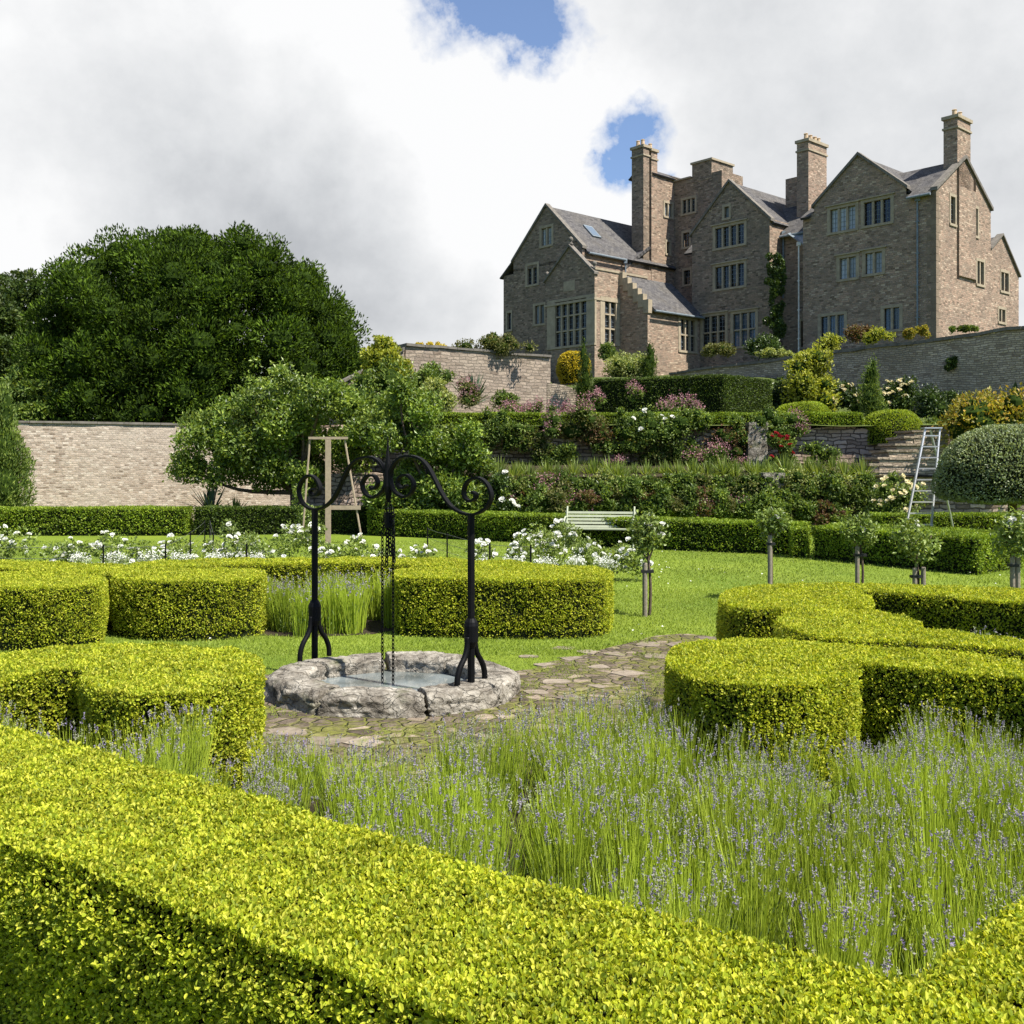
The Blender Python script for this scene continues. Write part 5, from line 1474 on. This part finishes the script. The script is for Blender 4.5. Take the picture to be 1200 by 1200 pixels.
chimney(0, .86, 2.77, 4.55, 18.6, 22.75, ((.5, .3), (.5, .7)), 'chimney stack over the sunlit side gable')
hwall('b', -.14, 2.7, 5.0, hz(326, 0, 4.0), 18.6, mat='house', name='wall')      # breast of that chimney
bz = hz(330, 0, 4.0)
g = G(); V = hw([-.14, 0, 0, -.14], [2.7, 2.7, 2.7, 2.7], [bz, bz, 20, 20]); g.add(V, [[0, 1, 2, 3]]); V = hw([-.14, 0, 0, -.14], [5, 5, 5, 5], [bz, bz, 19.4, 19.4]); g.add(V, [[0, 1, 2, 3]])
V = hw([-.14, -.14, 0, 0], [2.7, 5, 5, 2.7], hz(326, 0, 4.0)); g.add(V, [[0, 1, 2, 3]]); g.build('chimney_breast', M['house'], house)
chimney(10.2, 11.1, 2.8, 5.1, 16.5, 23.7, ((.5, .18), (.5, .42), (.5, .66), (.5, .86)), 'broad chimney stack behind the right gable')

# --- recess and hall gable
hwall('b', 8.86, 0, 1.5, GB, 17.9); hwall('a', 1.5, 8.86, 11.39, GB, 17.4, [(9.3, 10.0, 9.6, 11.3)]); window('a', 1.5, (9.3, 10.0, 9.6, 11.3), 2, 1, 'glass', hood=False)
hwall('b', 11.39, 0, 3, GB, 18.2, mat='house')
slab([(8.86, 1.1, 17.2), (19.5, 1.1, 17.2), (19.5, 4.6, 20.2), (8.86, 4.6, 20.2)]); slab([(8.86, 7.9, 17.4), (22, 7.9, 17.4), (22, 4.6, 20.2), (8.86, 4.6, 20.2)])
wG2 = [wpx('a', 0, 837.5, 265, 872.7, 288)]; wGa = [wpx('a', 0, 848, 242.5, 855, 255)]; wG1 = [wpx('a', 0, 837.5, 311, 872.7, 336.5)]
wG0 = [wpx('a', 0, 823, 370.5, 850.5, 408), wpx('a', 0, 858.5, 367, 886, 405)]
hwall('a', 0, 11.39, 17.88, GB, SPL, wG1 + wG0, mat='housegrey')
hwall('a', 0, 11.39, 17.88, SPL, 21.6, wG2 + wGa, clip=[((11.39, 18.2), (14.63, 21.3)), ((17.88, 18.2), (14.63, 21.3))], mat='housegrey')
window('a', 0, wG2[0], 4, 1, 'glass'); window('a', 0, wGa[0], 1, 1, 'glasspale', hood=False, surround=.12); window('a', 0, wG1[0], 4, 1, 'glass'); window('a', 0, wG0[0], 3, 2, 'glass', label='tall ground floor hall window'); window('a', 0, wG0[1], 3, 2, 'glassblue')
rake('a', 0, [(11.2, 18.02), (14.63, 21.3), (18.06, 18.02)])
slab([(11.2, .25, 17.95), (11.2, 7.4, 17.95), (14.63, 7.4, 21.3), (14.63, .25, 21.3)]); slab([(18.06, .25, 17.95), (18.06, 7.4, 17.95), (14.63, 7.4, 21.3), (14.63, .25, 21.3)])
hwall('b', 17.88, 0, 3, GB, 18.2, mat='housegrey')
hwall('a', 7.42, 11.39, 17.88, 17.5, 21.6, clip=[((11.39, 18.2), (14.63, 21.3)), ((17.88, 18.2), (14.63, 21.3))])
hbox(11.9, 12.9, 4.2, 5.8, 18.5, 21.9, 'house', 'chimney')

# --- stair tower
wT = [wpx('a', 3, 799.5, 233.5, 815, 249), wpx('a', 3, 800, 273, 808.5, 289), wpx('a', 3, 801, 317, 809.5, 333)]
hwall('a', 3, 17.5, 21.94, GB, 23.3, wT, mat='housegrey'); hwall('b', 17.5, 3, 5.6, 15, 23.3, mat='housegrey')
for h, n_ in zip(wT, (3, 1, 1)): window('a', 3, h, n_, 1, 'glass', hood=False, surround=.12)
hbox(18.4, 20.2, 2.97, 5.6, 22.9, 24.25, 'housegrey', 'wall'); 
g = G(); V = np.array([hw(a, b, z) for z in (24.253, 24.4) for a, b in ((18.3, 2.87), (20.3, 2.87), (20.3, 5.7), (18.3, 5.7))]); g.add(V, BOXF)
V = np.array([hw(a, b, z) for z in (23.303, 23.42) for a, b in ((20.31, 2.88), (21.93, 2.88), (21.93, 5.7), (20.31, 5.7))]); g.add(V, BOXF); g.build('coping', M['trim'], house)
hwall('a', 5.6, 17.5, 24, GB, 23.3, mat='housegrey')
wU = [wpx('b', 21.94, 778.5, 239, 788, 253.5), wpx('b', 21.94, 780.5, 284, 785.5, 297)]
hwall('b', 21.94, .6, 5.6, GB, 23.55, wU, mat='house'); hwall('a', .6, 21.94, 24, GB, 23.5, mat='housegrey'); hwall('b', 24, .6, 5.6, GB, 23.5)
window('b', 21.94, wU[0], 2, 1, 'glasspale', hood=False, surround=.12); window('b', 21.94, wU[1], 1, 1, 'glass', hood=False, surround=.1)
slab([(21.75, .4, 23.5), (21.75, 3.0, 23.5), (23.2, 3.0, 24.3), (23.2, .4, 24.3)], .12); slab([(24.3, .4, 23.5), (24.3, 5.6, 23.5), (23.2, 5.6, 24.3), (23.2, .4, 24.3)], .12)
hbox(21.94, 24, 3.0, 5.6, 23.3, 23.62, 'housegrey', 'wall')
chimney(22.0, 23.15, -.5, .15, 15, 25.3, ((.3, .5), (.7, .5)), 'twin tall slender chimney stack of the left wing', 'housegrey'); chimney(21.92, 22.75, .32, 1.0, 15, 25.15, ((.5, .5),), 'second stack of the tall pair', 'house')
hbox(21.96, 24.4, -2.7, .6, GB, 16.2, 'house', 'wall')
slab([(21.9, -2.75, 16.1), (24.4, -2.75, 16.1), (24.4, .1, 18.0), (21.9, .1, 18.0)], .2)

# --- left wing
wL = [wpx('a', -7, 617.5, 311, 630, 333), wpx('a', -7, 626.5, 358, 638.5, 379)]; wLg = [wpx('a', -7, 634, 267, 647, 287)]
hwall('a', -7, 22, 29.2, GB, 16.2, wL, mat='housegrey')
hwall('a', -7, 22, 29.2, 16.2, 20.8, wLg, clip=[((22, 17.0), (25.62, 20.5)), ((29.2, 17.0), (25.62, 20.5))], mat='housegrey')
for h in wL + wLg: window('a', -7, h, 2, 1, 'glasspale' if h is not wL[0] else 'glass', hood=False)
rake('a', -7, [(21.85, 16.86), (25.62, 20.5), (29.35, 16.86)])
hwall('b', 22, -7, .6, GB, 16.85); hwall('b', 29.2, -7, 5.6, GB, 16.85, mat='housegrey'); hwall('a', 5.6, 22, 29.2, GB, 20.8, clip=[((22, 17.0), (25.62, 20.5)), ((29.2, 17.0), (25.62, 20.5))])
slab([(21.7, -6.75, 16.65), (21.7, 5.6, 16.65), (25.62, 5.6, 20.5), (25.62, -6.75, 20.5)]); slab([(29.5, -6.75, 16.65), (29.5, 5.6, 16.65), (25.62, 5.6, 20.5), (25.62, -6.75, 20.5)])
# roof light
p = lambda a, b: (a, b, 16.65 + (a - 21.7) * 3.85 / 3.92 + .03)
q = [p(23.3, -4.6), p(23.3, -3.7), p(24.3, -3.7), p(24.3, -4.6)]
g = G(); V = np.array([hw(*x) for x in q]); n_ = nrm(np.cross(V[1] - V[0], V[3] - V[0])); n_ = n_ if n_[2] > 0 else -n_
g.add(np.concatenate([V, V + n_ * .09]), BOXF); sk = g.build('skylight', M['lead'], house); g = G(); cen = V.mean(0); g.add(cen + (V - cen) * .82 + n_ * .096, [[0, 1, 2, 3]]); g.build('pane', M['glassblue'], sk)
# low annex at the far left
wA = [wpx('a', -6.8, 594, 367, 599.5, 386)]
hwall('a', -6.8, 29.2, 30.55, GB, 16.1, wA, mat='housegrey'); window('a', -6.8, wA[0], 1, 1, 'glass', hood=False, surround=.1); hwall('b', 30.55, -6.8, 3, GB, 16.1, mat='housegrey'); hwall('a', 3, 29.2, 30.55, GB, 16.1)
slab([(30.8, -7.0, 15.95), (30.8, 3, 15.95), (29.2, 3, 17.2), (29.2, -7.0, 17.2)], .12)

# --- bay with the great window
B0, B1, BB = 19.75, 24.56, -8.14
hB = wpx('a', BB, 650, 352, 688, 404.5); hBs = wpx('b', B0, 708, 352, 722, 402)
hwall('a', BB, B0, B1, GB, 13.9, [hB], mat='housegrey'); hwall('a', BB, B0, B1, 13.9, 17.2, clip=[((B0, 14.75), (22.1, 16.85)), ((B1, 14.75), (22.1, 16.85))], mat='housegrey')
hwall('b', B0, BB, -2.7, GB, 14.95, [hBs]); hwall('b', B1, BB, -7, GB, 14.95, mat='housegrey')
window('a', BB, hB, 5, 3, 'glass', label='great five light window of the bay', hood=False, surround=.75, mu=.15); window('b', B0, hBs, 2, 3, 'glass', hood=False, surround=.4)
rake('a', BB, [(B0 - .1, 14.62), (22.1, 16.85), (B1 + .1, 14.62)], h=.16)
g = G(); V = hw([B0 + .02, B1, B1, B0 + .02], [BB + .2, BB + .2, -2.7, -2.7], 14.8); g.add(V, [[0, 1, 2, 3]]); g.build('flat_roof', M['lead'], house)
g = G()
for a0, a1, b0, b1 in ((B0 - .06, B0 + .3, BB + .02, -2.7),): 
    V = np.array([hw(a, b, z) for z in (14.953, 15.1) for a, b in ((a0, b0), (a1, b0), (a1, b1), (a0, b1))]); g.add(V, BOXF)
V = np.array([hw(a, b, z) for z in (12.9, 13.06) for a, b in ((B0 - .07, BB - .08), (B1 + .07, BB - .08), (B1 + .07, BB + .1), (B0 - .07, BB + .1))]); g.add(V, BOXF)
V = np.array([hw(a, b, z) for z in (12.9, 13.06) for a, b in ((B0 - .07, BB + .101), (B0 + .1, BB + .101), (B0 + .1, -5.65), (B0 - .07, -5.65))]); g.add(V, BOXF)
g.build('coping', M['trim'], house)
for a, z in ((B0 + .1, 15.05), (22.1, 17.05), (B1 - .1, 14.95)):
    p_ = hw(a, BB + .1, z); g = G(); v, f = lathe([(.14, -.1), (.14, .05), (.06, .12), (.12, .2), (.17, .32), (.12, .44), (.03, .5)], p_, 12); g.add(v, f, smooth=True); g.build('ball_finial', M['coping'], house)
g = G(); zp = hz(335, 22.1, BB); V = np.array([hw(a, b, z) for z in (zp - .35, zp + .35) for a, b in ((21.6, BB - .03), (22.7, BB - .03), (22.7, BB + .1), (21.6, BB + .1))]); g.add(V, BOXF); g.build('stone_panel', M['trim'], house)

# --- low porch wing with crow steps
SB = -5.65
hwall('a', SB, 17.2, 19.78, GB, 15.2, clip=[((17.2, 12.5), (19.75, 14.9))], mat='house')
hS = wpx('b', 17.2, 797, 375, 815, 411)
hwall('b', 17.2, SB, 0, GB, 12.4, [hS]); window('b', 17.2, hS, 3, 2, 'glass', hood=False, surround=.2)
slab([(16.85, SB + .35, 12.2), (16.85, 0, 12.2), (19.75, 0, 14.9), (19.75, SB + .35, 14.9)])
g = G()
for k in range(6):
    a0 = 17.1 + .46 * k; zt = 12.72 + .43 * k
    V = np.array([hw(a, b, z) for z in (zt - .75, zt + .14 * 0 + .16) for a, b in ((a0, SB - .06), (a0 + .455, SB - .06), (a0 + .455, SB + .36), (a0, SB + .36))]); g.add(V, BOXF)
g.build('crow_step', M['trim'], house)
slab([(19.75, SB, 14.9), (19.75, 0, 14.9), (21.9, 0, 15.4), (21.9, SB, 15.4)], .1)

# --- lower gabled range at the right
wX = [wpx('b', .1, 1172.5, 320, 1182, 341), wpx('b', .1, 1170, 363, 1178, 377)]
hwall('b', .1, 7.44, 12.0, GB, 16.8, wX, clip=[((7.44, 15.5), (9.3, 16.6)), ((12.0, 14.3), (9.3, 16.6))]); 
for h in wX: window('b', .1, h, 2, 1, 'glass', hood=False, surround=.1)
slab([(.3, 12.2, 14.1), (9, 12.2, 14.1), (9, 9.3, 16.55), (.3, 9.3, 16.55)]); slab([(.3, 7.46, 15.3), (9, 7.46, 15.3), (9, 9.3, 16.55), (.3, 9.3, 16.55)]); hwall('a', 12.0, .1, 9, GB, 14.3)
rake('b', .1, [(7.5, 15.4), (9.3, 16.6), (12.1, 14.2)], h=.12)

M['quoin'] = plain('corner_stone', (.20, .155, .11), .9, .15, 0, .3, 3, .3)
# --- corner stones, pipes, gutters
g = G()
for k in range(22):
    z = 8.7 + .42 * k; l = .55 if k % 2 else .32
    for V in ([hw(a, b, zz_) for zz_ in (z, z + .40) for a, b in ((-.012, -.012), (l, -.012), (l, .05), (-.012, .05))], [hw(a, b, zz_) for zz_ in (z, z + .40) for a, b in ((-.012, .051), (.05, .051), (.05, .87 - l), (-.012, .87 - l))]): g.add(np.array(V), BOXF)
g.build('quoin', M['quoin'], house)


def pipe(a, b, z0, z1, mat):
    g = G(); P = hw([a] * 4, [b] * 4, [z0, z1 - .4, z1 - .1, z1]); P[3:, :2] += hv * .12; v, f = tube(P, .055, 8); g.add(v, f); g.add(*box(P[2] + [0, 0, .12], (.24, .24, .24)))
    for z in np.arange(z0 + 1, z1 - .6, 1.9): g.add(*box(hw(a, b + .02, z), (.2, .14, .06), np.array([[hu[0], hu[1], 0], [hv[0], hv[1], 0], [0, 0, 1]])))
    g.build('downpipe', M[mat], house)


pipe(sa(1075, -.1), -.1, 9.5, 17.5, 'lead'); pipe(8.95, 1.38, 13.5, 17.2, 'lead'); pipe(9.35, -.02 + .3, 9.0, 16.2, 'paint'); pipe(11.25, 1.38, 13, 17.4, 'lead'); pipe(sa(733, -2.85), -2.85, 9.5, 16.4, 'lead')
for (a0, b0, a1, b1, z) in ((0.15, -.42, 1.6, -.42, 17.62), (8.9, 1.02, 11.3, 1.02, 17.1), (21.62, -6.7, 21.62, -2.8, 16.55), (16.78, SB + .3, 16.78, 0, 12.1)):
    g = G(); v, f = tube([hw(a0, b0, z), hw((a0 + a1) / 2, (b0 + b1) / 2, z), hw(a1, b1, z)], .08, 8); g.add(v, f); g.build('gutter', M['lead'], house)
# swept lead roof over the small lean-to in the recess
slab([(8.9, .1, 16.1), (8.9, 1.45, 17.3), (10.6, 1.45, 17.4), (10.6, .9, 17.2)], .1, 'lead', 'lead_roof')
# ================================================================== BENCH, LADDER, FRAME, FENCES
def bench():
    Y = 23.6; c = at(703, 640, Y)
    d = nrm(np.array([1.0, -.16, 0])); n = np.array([d[1], -d[0], 0]); n = n if n[1] < 0 else -n    # n: towards the camera
    e = empty('garden_bench', (c[0], Y, 0), 'pale sage green slatted garden bench with scrolled arms before the long hedge', 'bench')
    P = lambda s, f, z: np.array([c[0], Y, 0]) + d * s + n * f + np.array([0, 0, z])
    ax = np.array([d, n, [0, 0, 1]])
    Lb = 1.64
    g = G()
    for k in range(5):
        z = .47 + .078 * k + .01; f = -.10 - .035 * k
        a2 = np.array([d, nrm(n * .96 + np.array([0, 0, .38])) * 1, nrm(np.array([0, 0, 1]) * .93 - n * .36)]); g.add(*box(P(0, f, z), (Lb, .02, .055), a2))
    g.build('backrest', M['bench'], e)
    g = G()
    for k in range(5): g.add(*box(P(0, -.05 + .10 * k, .44 + .006 * (k == 4)), (Lb, .07, .025), ax))
    g.build('seat', M['bench'], e)
    for s in (-Lb / 2 + .04, Lb / 2 - .04):
        g = G(); v, f = tube(spline([P(s, -.30, .93), P(s, -.22, .8), P(s, -.09, .5), P(s, -.06, .40), P(s, -.12, .2), P(s, -.2, 0)], 4), .022, 8); g.add(v, f, smooth=True); g.build('leg', M['bench'], e)
        g = G(); v, f = tube(spline([P(s, -.06, .42), P(s, .2, .40), P(s, .42, .42), P(s, .44, .25), P(s, .40, .1), P(s, .46, 0)], 4), .022, 8); g.add(v, f, smooth=True); g.build('leg', M['bench'], e)
        g = G(); v, f = tube(spline([P(s, -.16, .68), P(s, .1, .71), P(s, .34, .68), P(s, .46, .60), P(s, .42, .52), P(s, .34, .55), P(s, .36, .60)], 5), .02, 8); g.add(v, f, smooth=True); g.build('arm', M['bench'], e)


bench()


def ladder():
    Y = 23.6
    e = empty('stepladder', (at(1076, 600, Y)[0], Y, 0), 'tall aluminium tripod stepladder standing behind the square hedge block', 'ladder')
    rails = []
    for x0, x1 in ((1057, 1084), (1091, 1101)):
        b = at(x0, 640, Y); b[2] = 0; t = at(x1, 503, Y + .75); rails.append((b, t))
        b = at(x0 + (0 if x0 < 1080 else -2), 640, Y); b[2] = 0
        d = nrm(t - b); g = G(); ax = frame2(d, (0, 1, 0)); g.add(*box((b + t) / 2, (np.linalg.norm(t - b), .03, .07), ax)); g.build('rail', M['alu'], e)
    for k in range(1, 11):
        t = k / 10.6; p, q = [b + (tt - b) * t for b, tt in rails]
        g = G(); m = (p + q) / 2; g.add(*box(m, (np.linalg.norm(q - p), .075, .03), frame2(q - p))); g.build('rung', M['alu'], e)
    g = G(); m = (rails[0][1] + rails[1][1]) / 2; g.add(*box(m + [0, .05, .03], (.42, .26, .03))); g.build('top_plate', M['alu'], e)
    b = at(1120, 640, Y + 2.1); b[2] = .0
    g = G(); v, f = tube([m + [0, .12, 0], m * .5 + b * .5, b], .026, 8); g.add(v, f); g.build('prop', M['alu'], e)


ladder()


def wframe():
    Y = 24.6
    e = empty('timber_frame', (at(385, 640, Y)[0], Y, 0), 'raw timber training frame of a plank, crossbars and two thin slanted legs behind the arch', 'frame')
    x = at(384.5, 600, Y)[0]; zt = at(0, 514, Y)[2]
    g = G(); g.add(*box((x, Y, zt / 2 - .02), (.13, .05, zt))); g.build('plank', M['plank'], e)
    g = G(); a_, b_ = at(361, 514, Y), at(407, 514.5, Y); g.add(*box((a_ + b_) / 2 + [0, .06, .02], (np.linalg.norm(a_ - b_), .05, .06))); g.build('crossbar', M['plank'], e)
    g = G(); a_, b_ = at(386, 595, Y), at(422, 595, Y); g.add(*box((a_ + b_) / 2 + [0, .07, 0], (np.linalg.norm(a_ - b_), .04, .10))); g.build('crossbar', M['plank'], e)
    for x0, x1 in ((363, 355), (404, 422)):
        a_ = at(x0, 516, Y + .1); b_ = at(x1, 622, Y + .1); b_[2] = 0
        b_[0] = a_[0] + (at(x1, 622, Y + .1)[0] - a_[0]) * 1.15
        g = G(); v, f = tube([a_, (a_ + b_) / 2, b_], .024, 6); g.add(v, f); g.build('slanted_leg', M['plank'], e)


wframe()


def fence(label, posts, h=.72):
    """posts: (px of the foot, Y)"""
    p0 = posts[0]; e = empty('wire_fence', ((p0[0] - 600) / F * p0[1], p0[1], 0), label, 'fence')
    Q = [np.array([(x - 600) / F * y, y, 0]) for x, y in posts]
    for q in Q:
        g = G(); v, f = tube([q - [0, 0, .1], q + [0, 0, h]], .013, 6); g.add(v, f); g.build('post', M['iron'], e)
    for z in (.10, .24, .38, .52, h - .03):
        g = G()
        for a_, b_ in zip(Q[:-1], Q[1:]): v, f = tube([a_ + [0, 0, z], (a_ + b_) / 2 + [0, 0, z - .012], b_ + [0, 0, z]], .0035, 4, False); g.add(v, f)
        g.build('wire', M['wire'], e)


fence('thin wire fence with dark posts enclosing the left rose bed', [(-30, 15.6), (121, 15.6), (194, 15.7), (223, 18.6), (240, 22.0)])
fence('thin wire fence with dark posts round the roses behind the well arch', [(289, 15.8), (250, 18.3), (246, 22.4)])
fence('thin wire fence with dark posts between the well arch and the bench roses', [(501, 19.8), (524, 18.2), (574, 16.0), (622, 15.6)])

# ================================================================== SKY, SUN, CAMERA
elev, sx, sy = math.radians(56), .82, -.572
sdir = Vector((sx * math.cos(elev), sy * math.cos(elev), math.sin(elev))).normalized()
L = bpy.data.lights.new('sun', 'SUN'); L.energy = 4.9; L.angle = math.radians(.53); L.color = (1, .95, .86)
so = bpy.data.objects.new('sun', L); COL.objects.link(so); so.rotation_euler = sdir.to_track_quat('Z', 'Y').to_euler(); so.location = (40, -10, 60)

wd_ = bpy.data.worlds.new('World'); SC.world = wd_; wd_.use_nodes = True
nt = wd_.node_tree; nt.nodes.clear()
out = nt.nodes.new('ShaderNodeOutputWorld'); bg = nt.nodes.new('ShaderNodeBackground'); nt.links.new(bg.outputs[0], out.inputs[0])
sky = nd(nt, 'ShaderNodeTexSky', sky_type='NISHITA'); sky.sun_disc = False; sky.sun_elevation = elev; sky.sun_rotation = math.atan2(sx, sy); sky.air_density = 1.0; sky.dust_density = .6; sky.ozone_density = 2.0
tc = nt.nodes.new('ShaderNodeTexCoord'); dirv = tc.outputs['Generated']


def vmath(op, a, b=None, s=None):
    m = nt.nodes.new('ShaderNodeVectorMath'); m.operation = op
    for i, v in enumerate((a, b)):
        if v is None: continue
        if hasattr(v, 'links'): nt.links.new(v, m.inputs[i])
        else: m.inputs[i].default_value = v
    if s is not None: m.inputs['Scale'].default_value = s
    return m.outputs['Value'] if op == 'DOT_PRODUCT' else m.outputs[0]


def skydir(px, py):
    v = Vector(((px - 600) / F, 1, (HZ - py) / F)).normalized(); return tuple(v)


# ragged cloud shapes: directions are pushed about by noise before the big masses are laid out
nz = nd(nt, 'ShaderNodeTexNoise'); nz.inputs['Scale'].default_value = 7.5; nz.inputs['Detail'].default_value = 7; nz.inputs['Roughness'].default_value = .58; nt.links.new(dirv, nz.inputs['Vector'])
warp = vmath('SCALE', vmath('SUBTRACT', nz.outputs['Color'], (.5, .5, .5)), s=.16)
dw = vmath('ADD', dirv, warp)


def blob(px, py, rad, w, src=None):
    """soft patch of angular size rad round a direction"""
    k = 1.0 / (2 * (rad / F) ** 2) * 2
    d = vmath('DOT_PRODUCT', vmath('NORMALIZE', src or dw), skydir(px, py))
    return math_(nt, 'MULTIPLY', math_(nt, 'POWER', math_(nt, 'MAXIMUM', d, 0.0), k), w)


def total(L_):
    s = L_[0]
    for x in L_[1:]: s = math_(nt, 'ADD', s, x)
    return s


gaps = total([blob(560, 0, 30, .9), blob(606, 18, 24, .9), (blob(652, 38, 22, .75)), blob(742, 142, 22, .78), blob(722, 168, 23, .85), blob(710, 200, 20, .8), blob(694, 132, 18, .5), blob(-14, 104, 14, .9), blob(792, 196, 12, .7), blob(530, -25, 40, .7)])
fine = nd(nt, 'ShaderNodeTexNoise'); fine.inputs['Scale'].default_value = 16; fine.inputs['Detail'].default_value = 8; fine.inputs['Roughness'].default_value = .6; nt.links.new(dirv, fine.inputs['Vector'])
gaps = math_(nt, 'MULTIPLY', gaps, math_(nt, 'ADD', 1.0, math_(nt, 'MULTIPLY', math_(nt, 'SUBTRACT', fine.outputs['Fac'], .5), 3.2)))
gaps = math_(nt, 'MULTIPLY', gaps, math_(nt, 'ADD', 1.0, math_(nt, 'MULTIPLY', math_(nt, 'SUBTRACT', nz.outputs['Fac'], .5), 1.6)))
blue = ramp(nt, gaps, [(.16, (0, 0, 0)), (.40, (.38, .38, .38)), (.66, (.93, .93, .93))])
# light and shade of the cloud bank
big = nd(nt, 'ShaderNodeTexNoise'); big.inputs['Scale'].default_value = 3.2; big.inputs['Detail'].default_value = 9; big.inputs['Roughness'].default_value = .55
mp = nt.nodes.new('ShaderNodeMapping'); mp.inputs['Scale'].default_value = (1, 1, 1.9); nt.links.new(dirv, mp.inputs[0]); nt.links.new(mp.outputs[0], big.inputs['Vector'])
sh = total([blob(230, 110, 190, .34), blob(560, 150, 150, .26), blob(620, 290, 110, .22), blob(60, 275, 90, .34), blob(470, 390, 120, .16), blob(1000, 60, 190, .05),
            blob(330, 262, 130, -.40), blob(120, 225, 110, -.34), blob(470, 310, 110, -.34), blob(900, 90, 120, -.10), blob(1180, 180, 130, -.10), blob(230, 10, 120, -.08)])
sh = math_(nt, 'ADD', math_(nt, 'ADD', sh, .72), math_(nt, 'MULTIPLY', math_(nt, 'SUBTRACT', big.outputs['Fac'], .5), .5))
sh = math_(nt, 'ADD', sh, math_(nt, 'MULTIPLY', math_(nt, 'SUBTRACT', fine.outputs['Fac'], .5), .34))
cloud = ramp(nt, sh, [(.0, (.15, .16, .18)), (.35, (.235, .245, .26)), (.62, (.37, .378, .388)), (.9, (.49, .492, .495))])
# the bank fills the northern sky; overhead and behind the sky is open
sep = nt.nodes.new('ShaderNodeSeparateXYZ'); nt.links.new(dirv, sep.inputs[0])
north = ramp(nt, sep.outputs['Y'], [(.05, (0, 0, 0)), (.55, (1, 1, 1))])
skyc = mixc(nt, sky.outputs[0], (.062, .071, .084), 1.0, 'MULTIPLY')
cover = math_(nt, 'MULTIPLY', math_(nt, 'SUBTRACT', 1.0, blue), north)
col = mixc(nt, skyc, cloud, cover)
nt.links.new(col, bg.inputs[0]); bg.inputs[1].default_value = 1.0

cam = bpy.data.cameras.new('camera'); cam.sensor_width = 36; cam.lens = 36; cam.shift_y = -.05; cam.clip_start = .05; cam.clip_end = 3000
co = bpy.data.objects.new('camera', cam); COL.objects.link(co); co.location = (0, 0, EYE); co.rotation_euler = (math.pi / 2, 0, 0); SC.camera = co
cam.sensor_fit = 'HORIZONTAL'
SC.view_settings.view_transform = 'Standard'; SC.view_settings.look = 'None'; SC.view_settings.exposure = 1.0; SC.view_settings.gamma = 1.0
SC.render.engine = 'CYCLES'
SC.cycles.max_bounces = 6; SC.cycles.diffuse_bounces = 3; SC.cycles.glossy_bounces = 2; SC.cycles.transmission_bounces = 3; SC.cycles.caustics_reflective = False; SC.cycles.caustics_refractive = False
